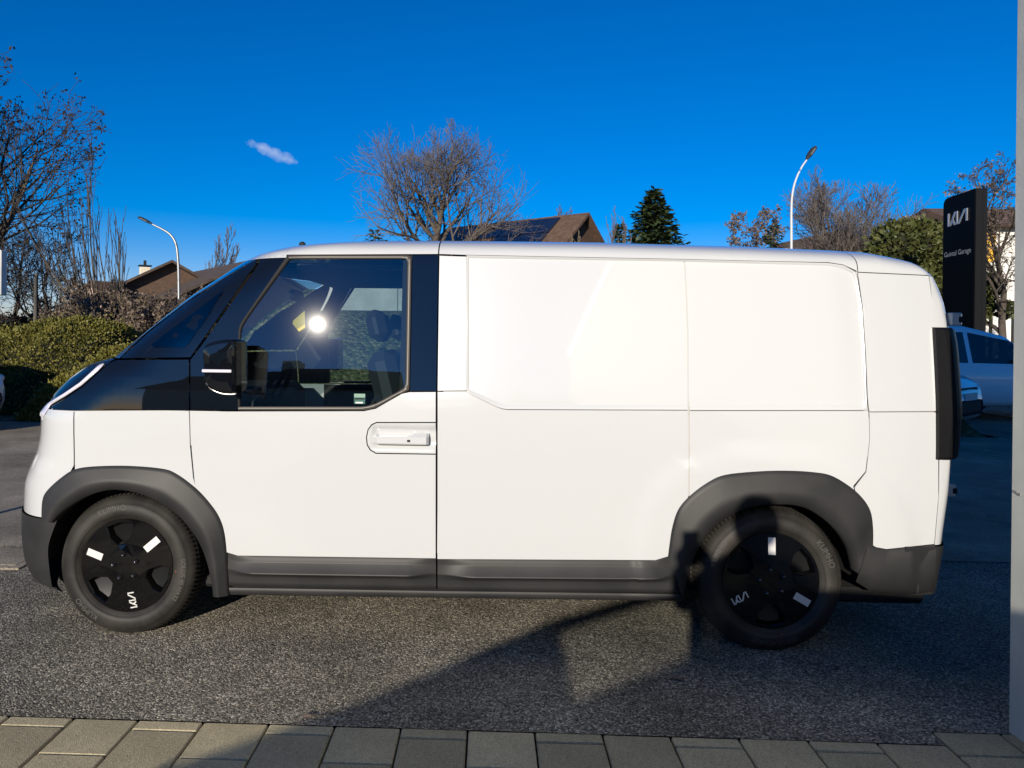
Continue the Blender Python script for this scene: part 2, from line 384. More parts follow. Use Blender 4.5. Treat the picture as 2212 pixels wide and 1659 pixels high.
van = empty('delivery_van', (0, YC, 0)); tag(van, 'white panel van with black front pillars and grey plastic cladding parked side-on', 'van')
NEAR = []      # side parts to be mirrored to the far side
def loc(p): return (p[0], p[1]-YC, p[2])    # world -> van space
def side_mesh(polyxz, off=0.0, grid=.045, flange=.007, offfn=None):
    n = len(polyxz); P2 = [Vector(p) for p in polyxz]
    x0, x1 = min(p.x for p in P2), max(p.x for p in P2); z0, z1 = min(p.y for p in P2), max(p.y for p in P2)
    pts = list(P2); x = x0+grid/2
    seg = np.array([tuple(p) for p in P2]); 
    while x < x1:
        z = z0+grid/2
        while z < z1:
            if inpoly(x, z, P2) and np.min(np.hypot(seg[:, 0]-x, seg[:, 1]-z)) > grid*.45: pts.append(Vector((x, z)))
            z += grid
        x += grid
    r_ = delaunay_2d_cdt(pts, [], [list(range(n))], 1, 1e-6)
    v2, f2 = r_[0], r_[2]
    V = [(p.x, -(w(p.x, p.y)+off+(offfn(p.x, p.y) if offfn else 0)), p.y) for p in v2]
    F = []
    for f in f2:
        a, b, c = (v2[i] for i in f); area = (b-a).x*(c-a).y-(b-a).y*(c-a).x
        F.append(tuple(f) if area > 0 else tuple(reversed(f)))     # facing -y
    # flange
    if flange:
        b = len(V); ring = []
        for p in P2:
            y = -(w(p.x, p.y)+off+(offfn(p.x, p.y) if offfn else 0)); ring.append((p.x, y, p.y))
        V += ring + [(x_, y_+flange, z_) for x_, y_, z_ in ring]
        ar = sum(P2[i].x*P2[(i+1) % n].y-P2[(i+1) % n].x*P2[i].y for i in range(n))
        for i in range(n):
            j = (i+1) % n; q = (b+i, b+j, b+n+j, b+n+i); F.append(q if ar < 0 else tuple(reversed(q)))
    return mesh(V, F)
def panel(name, poly, m, parent=None, off=0.0, smooth_px=False, step=11, mirror=True, **k):
    P = spline(poly, 4, True) if smooth_px else dens(poly, step)
    o = obj(name, side_mesh([hxz(p) for p in P], off, **k), m, parent or van)
    if mirror: NEAR.append(o)
    return o
def strip(name, A, B, prof, m, parent=None, n=60, mirror=True, lip=0.0, fade=None):
    # loft between two pixel polylines; prof: list of (t, outward offset)
    A = [hxz(p) for p in resample(A, n)]; B = [hxz(p) for p in resample(B, n)]; V = []; F = []
    rows = len(prof)+(1 if lip else 0)
    for i, (a, b) in enumerate(zip(A, B)):
        s = i/(n-1); fd = fade(s) if fade else 1
        for t, o_ in prof:
            x, z = a[0]+(b[0]-a[0])*t, a[1]+(b[1]-a[1])*t
            V.append((x, -(w(x, z)+o_*(fd if t > 0 else 1)), z))
        if lip: V.append((V[-1][0], V[-1][1]+lip, V[-1][2]))
    for i in range(n-1):
        for j in range(rows-1): F.append((i*rows+j, (i+1)*rows+j, (i+1)*rows+j+1, i*rows+j+1))
    o = obj(name, mesh(V, F), m, parent or van)
    # orient towards the camera
    me = o.data; s = sum(p.normal.y*p.area for p in me.polygons)
    if s > 0: me.flip_normals()
    if mirror: NEAR.append(o)
    return o

# outlines (photo pixels on a 2212 wide frame), thrown onto the body surface
F_OUT = [(90, 1119), (92, 1075), (110, 1050), (140, 1025), (162, 1013), (200, 1007), (275, 1005.5), (350, 1011.5), (382, 1023), (425, 1055), (457, 1090), (475, 1118), (485, 1148), (490, 1188), (492, 1230), (495, 1286)]
F_IN = [(118, 1126), (130, 1112), (150, 1095), (187, 1073), (225, 1059), (262, 1055.5), (312, 1065), (362, 1090), (400, 1120), (432, 1163), (450, 1205), (461, 1250), (465, 1285)]
R_OUT = [(1442.5, 1201), (1446, 1174), (1452, 1137), (1465, 1099), (1491, 1069), (1532, 1039), (1570, 1024), (1645, 1017), (1705, 1016), (1757, 1019), (1795, 1026), (1832, 1047), (1862, 1073), (1881, 1103), (1887, 1140), (1887, 1176)]
R_IN = [(1472, 1292), (1480, 1249), (1495, 1204), (1514, 1167), (1551, 1125.5), (1607, 1095.5), (1664, 1087), (1720, 1090), (1765, 1110.5), (1806, 1144), (1836, 1185.5), (1848, 1218), (1852, 1238)]
fo, ri = spline(F_OUT, 4), spline(R_OUT, 4)
def between(P, x0, x1): return [p for p in P if x0 <= p[0] <= x1]

# --- white panels
fender = panel('front_fender', [(161.5, 889), (408, 888), (410, 960), (417, 1032), (424, 1056), (395, 1050), (340, 1030), (275, 1020), (200, 1022), (162, 1028)], PAINT, grid=.05)
door = panel('front_door', [(412.5, 889), (514, 889), (786, 888.5), (812, 883), (838, 868), (868, 851), (884, 847.5), (941, 847), (941, 911.5), (813, 911.5), (802, 916.5), (794, 928), (790.5, 945), (792, 961), (799, 973), (812, 980.5), (941, 982.5), (941, 1206), (513, 1200), (490, 1193), (480, 1148), (465, 1118), (448, 1092), (424, 1062), (420, 1036), (414, 970)], PAINT)
J1 = panel('pillar_panel', [(949.5, 552.5), (1007.5, 554.5), (1007.5, 843.5), (945.5, 844)], PAINT)
J4 = panel('side_panel', [(945.5, 846.5), (1007, 847), (1020, 854.5), (1072, 880), (1090, 885.5), (1485.5, 887), (1486, 1075), (1478, 1100), (1464, 1137), (1458, 1174), (1443.5, 1202), (1430, 1210), (945, 1207.5)], PAINT)
REC = -.011
J2 = panel('recessed_panel', [(1013.5, 557.5), (1478.5, 565), (1482.5, 640), (1485.5, 720), (1486.5, 874), (1092, 873.5), (1076, 869), (1013.5, 843)], PAINT, off=REC)
J3 = panel('recessed_panel', [(1481.5, 565), (1684, 571), (1789, 574), (1818, 579), (1842, 590), (1848, 603), (1858, 660), (1865, 760), (1869, 873.5), (1489.5, 874), (1488.5, 720), (1485.5, 640)], PAINT, off=REC)
strip('panel_lip', [(1008, 554.5), (1008, 845.5), (1021, 853), (1073, 878.5), (1090, 884), (1485.5, 885.5)], [(1013.5, 557.5), (1013.5, 843), (1025, 848), (1076, 869), (1092, 873.5), (1486.5, 874)], [(0, 0), (.15, .001), (.8, REC*.95), (1, REC)], PAINT, n=90)
strip('panel_lip', [(1490, 886), (1872.5, 886), (1872, 860), (1868.5, 760), (1861.5, 660), (1851, 600), (1845, 587)], [(1490, 874), (1869, 873.5), (1868.6, 858), (1865, 760), (1858, 660), (1848, 603), (1842, 590)], [(0, 0), (.15, .001), (.8, REC*.95), (1, REC)], PAINT, n=90)
strip('panel_lip', [(1008, 551.5), (1475, 560.5), (1684, 565.5), (1789, 568), (1822, 573), (1846, 586)], [(1008, 557.5), (1478.5, 565), (1684, 571), (1789, 574), (1818, 579), (1842, 590)], [(0, 0), (.2, 0), (.8, REC*.95), (1, REC)], PAINT, n=90)
J5 = panel('rear_quarter_panel', [(1489.5, 888), (1873, 888), (1876, 893), (1877.5, 949), (1869.5, 1018), (1843, 1050), (1850, 1080), (1830, 1070), (1795, 1045), (1757, 1035), (1705, 1030), (1645, 1030), (1570, 1038), (1532, 1053), (1497, 1080), (1489.5, 1072)], PAINT)
J6 = panel('rear_corner_panel', [(1853.5, 589), (2006, 596), (2014, 650), (2022, 740), (2027, 888), (1878, 889), (1874.7, 860), (1870.4, 760), (1863.2, 660)], PAINT)
J7 = panel('rear_corner_panel', [(1878.5, 891.5), (2027, 891), (2027, 1074), (2018, 1175), (1915, 1186), (1893, 1182), (1878, 1174), (1876, 1140), (1868, 1108), (1852, 1084), (1846.5, 1053), (1871.5, 1020), (1879.3, 950)], PAINT)
# --- gloss black
QP = panel('front_pillar_panel', [(261, 773.5), (411, 771.5), (437, 734), (499, 646), (549, 574), (555, 562.5), (541, 568), (516, 583), (411, 649), (327, 713)], BLACK)
panel('quarter_window', [(327, 744), (333, 750), (398, 750), (408, 741), (440, 697), (482, 628), (470, 636), (335, 738)], QGLASS, QP, off=.0025, flange=.002, grid=.06)
panel('black_fender_panel', [(112, 885), (142, 861), (179, 836), (213, 805), (239, 783), (252, 778), (407.5, 777), (408, 886), (260, 886.5), (160, 887)], BLACK)
GP = panel('door_frame', [(411.5, 886), (411.5, 777), (415.5, 772.5), (439.5, 741), (501.5, 653), (554.5, 577), (563, 560.5), (570, 553.5), (620, 552.5), (541, 667), (522.5, 694), (515.5, 710), (514.2, 745), (514, 886)], BLACK, door)
panel('window_pillar', [(891, 551.5), (946.5, 551), (942, 844.5), (886, 844.5)], BLACK, door)
# --- trim and glass of the door
TO = [(621, 551.5), (889.3, 551.5), (884.4, 845.5), (868, 849), (838, 866), (812, 881), (788, 886.5), (515, 886.5)]
TI = [(625, 559), (880.5, 559), (876, 836), (866, 842.5), (832, 861.5), (810, 872.5), (786, 878.5), (515, 878.5)]
strip('window_trim', dens(TO, 11, False), dens(TI, 11, False), [(0, -.001), (.08, .003), (.92, .003), (1, -.001)], TRIM, door, n=80, lip=.012)
strip('window_seal', dens([(620, 553), (541, 667), (522.5, 694), (515.5, 710), (514.2, 745), (514, 880)], 9, False), dens([(627, 559), (547, 669), (528, 697), (520.5, 712), (519, 746), (519, 880)], 9, False), [(0, .001), (.5, .006), (1, -.002)], DARK, door, n=40, lip=.01)
panel('window_glass', [(627, 560), (879, 560), (874.5, 835), (865, 841), (831, 860), (809, 871), (786, 877), (518, 877), (518, 745), (519.5, 711), (527, 696), (546, 668)], GLASS, door, off=-.007, flange=0, grid=.08)
# --- handle
bez = panel('handle_bezel', [(941, 914), (813.5, 914), (803.5, 918.5), (796, 929), (792.8, 945), (794.3, 960), (801, 971.5), (812.8, 978), (941, 980)], PAINT, door, grid=.012,
            offfn=lambda x, z: -.016*sstep(0, .016, min(1, z-.905-.0) if z < .95 else 9)*0 )
def bezel_dish(o):
    me = o.data; n = len(me.vertices); hx = [hxz(p) for p in ((803, 930), (941, 921), (941, 972), (803, 968))]
    for v_ in me.vertices:
        x, z = v_.co.x, v_.co.z; e = min(x-hx[0][0], hx[1][1]-z, z-hx[2][1])
        v_.co.y += .019*sstep(0, .02, e)
bezel_dish(bez)
hp = [hit(*p) for p in ((801, 941), (927, 941), (927, 958), (801, 958))]
hx0, hx1 = hp[0].x, hp[1].x; hz1, hz0 = hp[0].z-.0, hp[3].z; hy = -w(hx0, hz0)
hb = MB(); nseg = 24
for i in range(nseg+1):
    s = i/nseg; x = hx0+(hx1-hx0)*s
    top = hz1 + .013*(1-sstep(.0, .2, s)) + .013*sstep(.62, .74, s); yo = hy+.016-.036*sstep(0, .14, s)*(1-sstep(.985, 1.0, s)*.5)
    for (yy, zz) in ((yo+.03, hz0), (yo, hz0), (yo-.004, hz0+.006), (yo-.004, hz1-.005), (yo, hz1), (yo+.018, top), (yo+.03, top)): hb.V.append((x, yy, zz))
for i in range(nseg):
    for j in range(6): hb.F.append((i*7+j, (i+1)*7+j, (i+1)*7+j+1, i*7+j+1))
hb.F.append(tuple(range(7))); hb.F.append(tuple(nseg*7+j for j in reversed(range(7))))
h_ = hb.build('door_handle', PAINT, door, False); NEAR.append(h_)
kx = hx0+(hx1-hx0)*.66; ks = MB().rbox(kx-.007, kx+.007, hy-.027, hy-.02, (hz0+hz1)/2-.005, (hz0+hz1)/2+.005, .001).build('lock_button', DARK, door); NEAR.append(ks)
# --- sticker on the door glass
sp_ = hit(776, 862); st_ = MB().rbox(sp_.x-.026, sp_.x+.026, -w(sp_.x, sp_.z)+.009, -w(sp_.x, sp_.z)+.0105, sp_.z-.024, sp_.z+.024, .001).build('window_sticker', mat('sticker_green', (.16, .28, .22), .5), door)
MB().box(sp_.x-.022, sp_.x+.022, -w(sp_.x, sp_.z)+.006, -w(sp_.x, sp_.z)+.0085, sp_.z-.002, sp_.z+.004).build('sticker_band', DARK, door)
MB().box(sp_.x-.018, sp_.x+.016, -w(sp_.x, sp_.z)+.005, -w(sp_.x, sp_.z)+.0083, sp_.z-.02, sp_.z-.014).build('sticker_band', SILV, door)

# --- plastic cladding
archp = [(0, -.002), (.05, .007), (.14, .012), (.52, .026), (.62, .031), (.70, .030), (1, .026)]
strip('wheel_arch_cladding', spline(F_OUT, 5), spline(F_IN, 5), archp, PLAST, n=90, lip=.07)
strip('wheel_arch_cladding', spline(R_OUT, 5), spline(R_IN, 5), archp, PLAST, n=90, lip=.07, fade=lambda s_: 1-.65*sstep(.86, .97, s_))
kn = [(0, .001), (.05, .006), (.16, .008), (.20, .010), (.44, .043), (.47, .046), (.485, .046), (.50, .043), (.60, .012), (.66, .004), (.70, .003), (.85, .003), (1, .004)]
fade = lambda s: .12+.88*sstep(.0, .14, s)*(1-sstep(.86, 1, s))
strip('door_cladding', [(492, 1193.5), (513, 1200.5), (941.5, 1206.5)], [(495, 1266), (700, 1270), (942.5, 1273.5)], kn, PLAST, door, n=70, lip=.02, fade=fade)
fade2 = lambda s: .12+.88*sstep(.0, .16, s)*(1-sstep(.9, 1, s))
strip('sill_cladding', [(945.2, 1207.5), (1413, 1210.5), (1443, 1201.5)], [(945.2, 1276), (1240, 1279), (1474, 1281)], kn, PLAST, n=70, lip=.02, fade=fade2)
strip('sill_strip', [(495, 1269), (943, 1276), (1474, 1283)], [(498, 1286.5), (943, 1293), (1472, 1300)], [(0, .0), (.1, .004), (.8, .003), (1, -.01)], PLAST, n=50, lip=.1)

# --- front and rear caps: contour rows of the same surface
def cap(name, z0, z1, nz_, seam, m, front=True, na=22, off=0.0, parent=None):
    V = []; F = []
    for k in range(nz_+1):
        z = z0+(z1-z0)*k/nz_; xs_ = seam(z); row = []
        xt = XFt(z) if front else XRt(z); Ln = LF if front else LR
        f = max(0.0, min(1.0, abs(xs_-xt)/Ln)); n_ = 2.5 if front else 2.3
        th1 = math.acos(max(0, 1-f)**(n_/2))
        for i in range(na+1):
            th = th1*i/na; q = 1-math.cos(th)**(2/n_); x = xt+(Ln*q if front else -Ln*q); y = w(x, z)
            if i == na: x = xs_; y = w(x, z)
            nx = (-math.cos(th)) if front else math.cos(th)
            row.append((x+nx*off, y+math.sin(th)*off))
        V += [(x, -y, z) for x, y in reversed(row)] + [(x, y, z) for x, y in row[1:]]
    nc = 2*na+1
    for k in range(nz_):
        for i in range(nc-1): F.append((k*nc+i, k*nc+i+1, (k+1)*nc+i+1, (k+1)*nc+i))
    me = mesh(V, F); s = sum(p.normal.x*p.area for p in me.polygons)
    if (s > 0) == front: me.flip_normals()
    return obj(name, me, m, parent or van)
def seam_fn(P):
    q = sorted([(z, x) for x, z in (hxz(p) for p in P)]); A = np.array(q); return lambda z: float(np.interp(z, A[:, 0], A[:, 1]))
nose = seam_fn([(159, 889), (159.5, 1005), (150, 1022), (120, 1045), (105, 1072), (104, 1119)])
zb1 = hit(104, 1119).z; zb2 = hit(159, 889).z
fb = [hxz(p) for p in spline([(120, 1125), (111, 1148), (103, 1175), (102, 1200), (106, 1236)], 4)]; FB = np.array(sorted((z, x) for x, z in fb))
cap('front_bumper', .205, zb1-.004, 24, lambda z: float(np.interp(z, FB[:, 0], FB[:, 1]))+.012, PLAST, off=.008)
cap('bumper_lip', .165, .203, 3, lambda z: float(np.interp(.2, FB[:, 0], FB[:, 1]))+.02, PLAST, off=-.004)
cap('nose_panel', zb1, zb2, 16, nose, PAINT)
zb3 = 1.292
cap('bonnet_panel', zb2+.004, zb3, 12, seam_fn([(112, 886), (141, 859), (178, 834), (212, 803), (238, 781), (246, 775)]), BLACK, off=-.004)
zb4 = hit(552, 561).z
WS = glass_mat('windscreen_glass', (.42, .5, .5), .02, 1.4)
cap('windscreen', zb3+.004, zb4, 14, seam_fn([(258, 773), (325, 711), (410, 647), (515, 581), (553, 561)]), WS)
# headlamp bar
strip('headlamp', [(87, 887), (107, 869), (140, 849), (175, 825), (217, 786), (227, 784)], [(92, 903), (110, 874.5), (141, 856), (177, 832), (213, 800), (226, 786)], [(0, .0), (.1, .012), (.6, .014), (1, .002)], LAMPW, n=40)
# rear
rear_seam = seam_fn([(2006, 594), (2014, 650), (2022, 740), (2028, 890), (2028, 1074), (2019, 1175)])
zr0 = hit(2019, 1177).z; zr1 = hit(2006, 597).z
cap('rear_door_panel', zr0, zr1, 20, rear_seam, PAINT, False)
cap('rear_bumper', .287, zr0-.004, 8, lambda z: 1.86, PLAST, False, off=.012, na=30)
strip('bumper_end', [(1872, 1176), (1893, 1183), (1915, 1187.5), (2018, 1176.5)], [(1845, 1254), (1880, 1276), (1950, 1283), (2012, 1276)], [(0, .001), (.1, .014), (.5, .018), (1, .016)], PLAST, n=30, lip=.03)
# tail lamp wrapping the corner
def corner_block(name, za, zb, x_in, m, off, bev=.012, xend=-.02):
    V = []; F = []; rows = []
    for z, o_ in ((za, -.005), (za, off-bev), (za+bev, off), (zb-bev, off), (zb, off-bev), (zb, -.005)) if True else ():
        rows.append((z, o_))
    full = [rows[0], rows[1]] + [(za+bev+(zb-za-2*bev)*i/10, off) for i in range(11)] + [rows[4], rows[5]]
    na = 18
    for z, o_ in full:
        zz = max(za, min(zb, z)); xt = XRt(zz); xi = x_in(zz); f = min(1, (xt-xi)/LR); th1 = math.acos(max(0, 1-f)**(2.3/2)); th0 = .45
        for i in range(na+1):
            th = th1+(th0-th1)*max(0, i-4)/(na-4); q = 1-math.cos(th)**(2/2.3); x = xt-LR*q
            if i < 4: x = xi+(x-xi)*(0, .04, .3, .65)[i]
            y = w(x, zz)
            if i in (0, na): o2 = -.005
            else: o2 = o_
            nn = Vector((math.cos(th)**(2-2/2.3)/LR, math.sin(th)**(2-2/2.3)/.94)).normalized()
            V.append((x+nn.x*o2, -(y+nn.y*o2), z))
    nc = na+1
    for k in range(len(full)-1):
        for i in range(na): F.append((k*nc+i, k*nc+i+1, (k+1)*nc+i+1, (k+1)*nc+i))
    o = obj(name, mesh(V, F, False), m, van)
    if sum(p.normal.y*p.area for p in o.data.polygons) > 0: o.data.flip_normals()
    NEAR.append(o); return o
tl_in = seam_fn([(2013, 707), (2018, 800), (2021, 900), (2021, 985)])
TAIL = mat('smoked_tail_lamp', (.006, .006, .007), .4, spec=.25)
corner_block('tail_lamp', hit(2021, 992).z, hit(2013, 707).z, tl_in, TAIL, .022)
for (py, h2) in ((692, .03), (1046, .028)):
    z = 1.425-(py-738)/1550*3.42; x = XRt(z)-.075
    hn = MB().rbox(x-.03, x+.022, -.885, -.84, z-h2, z+h2, .006).build('rear_hinge', PAINT, van); NEAR.append(hn)
    hn = MB().rbox(x+.004, x+.024, -.888, -.85, z-h2*.5, z+h2*.4, .002).build('hinge_pin', DARK, van); NEAR.append(hn)

# --- roof: stations along x, from one lower edge over the top to the other
rl = [(553, 557), (569, 550), (620, 550), (947, 548.5), (1010, 550.5), (1475, 559.5), (1684, 564.5), (1789, 566.5), (1822, 571.5), (1851, 585.5)]
rq = sorted(hxz(p) for p in dens(rl, 25, False)); RA = np.array(rq)
def roof_mesh(x0, x1, zlow, n=70):
    V = []; F = []; K = 18
    for i in range(n+1):
        x = x0+(x1-x0)*i/n; zl = zlow(x); t = ZTt(x); 
        # the top at this x, where the front slope limits it
        zz = np.linspace(zl, t, 60); top = max([z for z in zz if XFt(z) < x] or [zl]); top = min(top, t)
        hr = []
        for k in range(K+1):
            s = k/K; z = top-(top-zl)*(1-s)**2.2; hr.append((w(x, z) if k < K else 0.0, z))
        V += [(x, -a, b) for a, b in hr] + [(x, a, b) for a, b in reversed(hr[:-1])]
    nc = 2*K+1
    for i in range(n):
        for k in range(nc-1): F.append((i*nc+k, (i+1)*nc+k, (i+1)*nc+k+1, i*nc+k+1))
    me = mesh(V, F)
    if sum(p.normal.z*p.area for p in me.polygons) < 0: me.flip_normals()
    return me
zlow1 = lambda x: float(np.interp(x, RA[:, 0], RA[:, 1]))
xs0 = hxz((621, 550))[0]; xs1 = hxz((947.5, 548.5))[0]; xs2 = hxz((1852, 585.5))[0]
roof = obj('roof', roof_mesh(xs0-.004, xs1-.003, zlow1, 30), PAINT, van)
roof2 = obj('roof_rear', roof_mesh(xs1+.003, xs2, zlow1, 60), PAINT, van)
xt2 = hxz((1858, 588))[0]; xs3 = hxz((2006, 594.5))[0]
zc = seam_fn([(1858, 587), (2006, 594.5)]); zA, zB = hit(1858, 587).z, hit(2006, 594.5).z
roof3 = obj('roof_tail', roof_mesh(xs2+.004, xs3, lambda x: zA+(zB-zA)*(x-xs2)/(xs3-xs2), 26), PAINT, van)
cap('tail_top', zr1+.002, 1.845, 10, lambda z: min(xs3, XRt(z)-.002), PAINT, False)
cap('roof_front', zb4+.003, 1.9285, 26, lambda z: max(xs0-.004, XFt(z)+.002), PAINT, True, na=26)
# dark inner liner so that no gap shows daylight
def liner(xa, xb, za, zb, inset, m, name):
    xx = np.linspace(xa, xb, 40); zz = np.linspace(za, zb, 22)
    V = [(x, -(max(.02, w(x, z)-inset)), z) for z in zz for x in xx]; n = len(xx)
    F = [(j*n+i, j*n+i+1, (j+1)*n+i+1, (j+1)*n+i) for j in range(len(zz)-1) for i in range(n-1)]
    o = obj(name, mesh(V, F), m, van); NEAR.append(o); return o
WSUB = mat('van_seam_shade', (.40, .40, .40), .5)  # greyer than the white body paint, stands for shade inside the seams
liner(-.215, 2.0, 1.078, 1.78, .0145, WSUB, 'inner_panel'); liner(-.235, 2.0, .90, 1.078, .0065, WSUB, 'inner_panel'); liner(-.235, .80, .42, .90, .0065, WSUB, 'inner_panel'); liner(1.80, 2.0, .55, .90, .0065, WSUB, 'inner_panel'); liner(-.235, .80, .24, .42, .03, DARK, 'inner_sill'); liner(.80, .965, .67, .90, .0065, WSUB, 'inner_panel'); liner(1.70, 1.80, .72, .90, .0065, WSUB, 'inner_panel')
liner(-1.20, -.235, .22, 1.06, .03, DARK, 'inner_door'); liner(-2.10, -1.20, .90, 1.06, .0065, WSUB, 'inner_fender'); liner(-2.15, -1.90, .80, .90, .0065, WSUB, 'inner_fender')
liner(-.42, -.236, 1.06, 1.79, .02, DARK, 'inner_pillar')
liner(-.99, -.236, 1.795, 1.84, .02, DARK, 'roof_rail')
# arch liners (dark half drums)
for xc, ra in ((-1.70, .40), (1.292, .40)):
    b = MB(); A = []; B = []
    for k in range(33):
        a = math.pi*k/32; A.append((xc+ra*math.cos(a), -.90, .325+ra*math.sin(a))); B.append((xc+ra*math.cos(a), -.55, .325+ra*math.sin(a)))
    b.quadstrip(A, B); b.add([(xc, -.55, .325)]+B, [(0, i, i+1) for i in range(1, 33)])
    NEAR.append(b.build('arch_liner', DARK, van))
# underbody and cabin
MB().rbox(-2.1, 2.05, -.80, .80, .19, .26, .02).build('underbody', DARK, van)
MB().rbox(-1.95, -1.28, -.76, .76, .55, 1.10, .06).build('dashboard', CABIN, van)
MB().rbox(-.34, -.27, -.83, .83, .3, 1.78, .02).build('bulkhead', CABIN, van)
MB().rbox(-1.12, -.30, -.74, .74, 1.745, 1.775, .02).build('headliner', CABIN2, van)
for sy in (-1, 1):
    t_ = MB(); t_.rbox(-.92, -.42, sy*.40-.24, sy*.40+.24, .62, .86, .06)
    M = Matrix.Translation((-.42, sy*.40, .84)) @ Matrix.Rotation(R(-14), 4, 'Y'); t_.rbox(-.10, .05, -.23, .23, 0, .52, .05, M)
    t_.rbox(-.07, .03, -.13, .13, .57, .74, .04, M); t_.build('seat', CABIN, van)
sw = MB(); ring = [Matrix.Translation((-1.17, -.40, 1.10)) @ Matrix.Rotation(R(-62), 4, 'Y') @ Vector((.18*math.cos(a), .18*math.sin(a), 0)) for a in [2*math.pi*k/28 for k in range(29)]]
sw.tube(ring, .014, 8); sw.tube([(-1.36, -.40, .98), (-1.17, -.40, 1.10)], .03, 8); sw.tube([ring[0], ring[14]], .012, 6); sw.build('steering_wheel', CABIN, van, True)
ycp = at(646, 698, 4.25); card = MB(); card.prism([(-.038, -.005), (-.034, .015), (.034, .075), (.038, -.03), (.018, -.07)], -.003, .003, lambda a, b, t: (ycp.x+a, 4.25-YC+t, ycp.z+b)); card.build('yellow_hang_tag', mat('yellow_card', (.85, .58, .05), .6), van)
MB().rbox(ycp.x-.03, ycp.x+.0, -.11, .14, 1.615, 1.685, .015).build('cabin_mirror', CABIN, van); MB().tube([(ycp.x+.03, 4.25-YC, ycp.z+.07), (ycp.x-.0, 4.25-YC, 1.63)], .002, 5).build('tag_string', CABIN, van)
# door mirror
mp = {k: at(px, py, 3.10) for k, (px, py) in dict(tl=(442, 745), tm=(475, 735), tr=(510, 733), br=(511, 851), bm=(475, 848), bl=(446, 828)).items()}
prof = spline([(442, 770), (443.5, 750), (452, 742), (475, 735.5), (500, 733), (509, 735), (511, 745), (511.5, 800), (511, 844), (509, 850.5), (497, 851), (475, 848.5), (455, 838), (446, 826), (443.5, 800)], 4, True)
P3 = [at(*p, 3.10) for p in prof]; cx = sum(p.x for p in P3)/len(P3); cz = sum(p.z for p in P3)/len(P3)
mb = MB(); ringsm = []
for (y, s) in ((3.062, .0), (3.064, .55), (3.068, .86), (3.078, .96), (3.095, 1.0), (3.16, 1.0), (3.225, .97), (3.255, .90), (3.262, .75), (3.262, 0)):
    ringsm.append([(cx+(p.x-cx)*s, y-YC, cz+(p.z-cz)*s) for p in P3])
for a, b in zip(ringsm, ringsm[1:]): mb.quadstrip(a, b, True)
mir = mb.build('door_mirror', BLACK, van, True); NEAR.append(mir)
a1, a2 = at(444, 800, 3.09), at(505, 801, 3.09)
ind = MB().rbox(a1.x-.004, a2.x, 3.058-YC, 3.10-YC, a1.z-.007, a1.z+.006, .002).build('indicator', LAMPW, mir)
b1 = [at(*p, 3.085) for p in spline([(447, 829), (456, 839.5), (475, 849), (497, 851.8), (510, 850.5)], 4)]
MB().tube([(p.x, p.y-YC, p.z) for p in b1], .0035, 6).build('lower_trim', CHROME, mir, True)
arm = at(514, 790, 3.28); MB().rbox(arm.x-.03, arm.x+.03, 3.20-YC, 3.34-YC, arm.z-.06, arm.z+.05, .01).build('mirror_arm', DARK, mir)
mg = at(511, 790, 3.16); MB().rbox(mg.x-.006, mg.x+.004, 3.085-YC, 3.235-YC, mg.z-.095, mg.z+.1, .003).build('mirror_glass', mat('mirror_silver', (.6, .62, .65), .02, metal=1), mir)
# roof aerial
ra = at(651, 520, 4.1); ae = MB(); ae.rbox(ra.x-.018, ra.x+.018, -.12, -.09, 1.89, 1.958, .01); ae.rbox(ra.x+.03, ra.x+.055, -.12, -.09, 1.89, 1.93, .006); ae.build('roof_aerial', DARK, van)

# --- wheels
def kia_strokes(h=1.0):
    s = .17
    Q = [[(0, 0), (s, 0), (s, 1), (0, 1)], [(s, 0), (s+.22, 0), (1.02, 1), (.80, 1)], [(.44, .44), (.58, .62), (.98, 0), (.74, 0)],
         [(1.02, 0), (1.02+s, 0), (1.02+s, 1), (1.02, 1)], [(1.02+s, 0), (1.02+s+.22, 0), (2.12, 1), (1.90, 1)], [(2.12, .08), (2.12+s, .08), (2.12+s, 1), (2.12, 1)]]
    return [[((x-1.14)*h, (y-.5)*h) for x, y in q] for q in Q]
def text_mesh(txt, size):
    cu = bpy.data.curves.new('t', 'FONT'); cu.body = txt; cu.size = size; cu.align_x = 'CENTER'; cu.align_y = 'CENTER'; cu.resolution_u = 3
    o = bpy.data.objects.new('t', cu); COL.objects.link(o); bpy.context.view_layer.update()
    me = bpy.data.meshes.new_from_object(o.evaluated_get(bpy.context.evaluated_depsgraph_get()))
    V = [v_.co.copy() for v_ in me.vertices]; F = [tuple(p.vertices) for p in me.polygons]
    bpy.data.objects.remove(o); bpy.data.curves.remove(cu); bpy.data.meshes.remove(me); return V, F
TLET = mat('tyre_lettering', (.06, .058, .054), .6)
RIMB = mat('wheel_cover_black', (.0018, .0018, .002), .07, spec=.6)
NUT = mat('lug_nut_black', (.012, .012, .013), .16, spec=1.0)
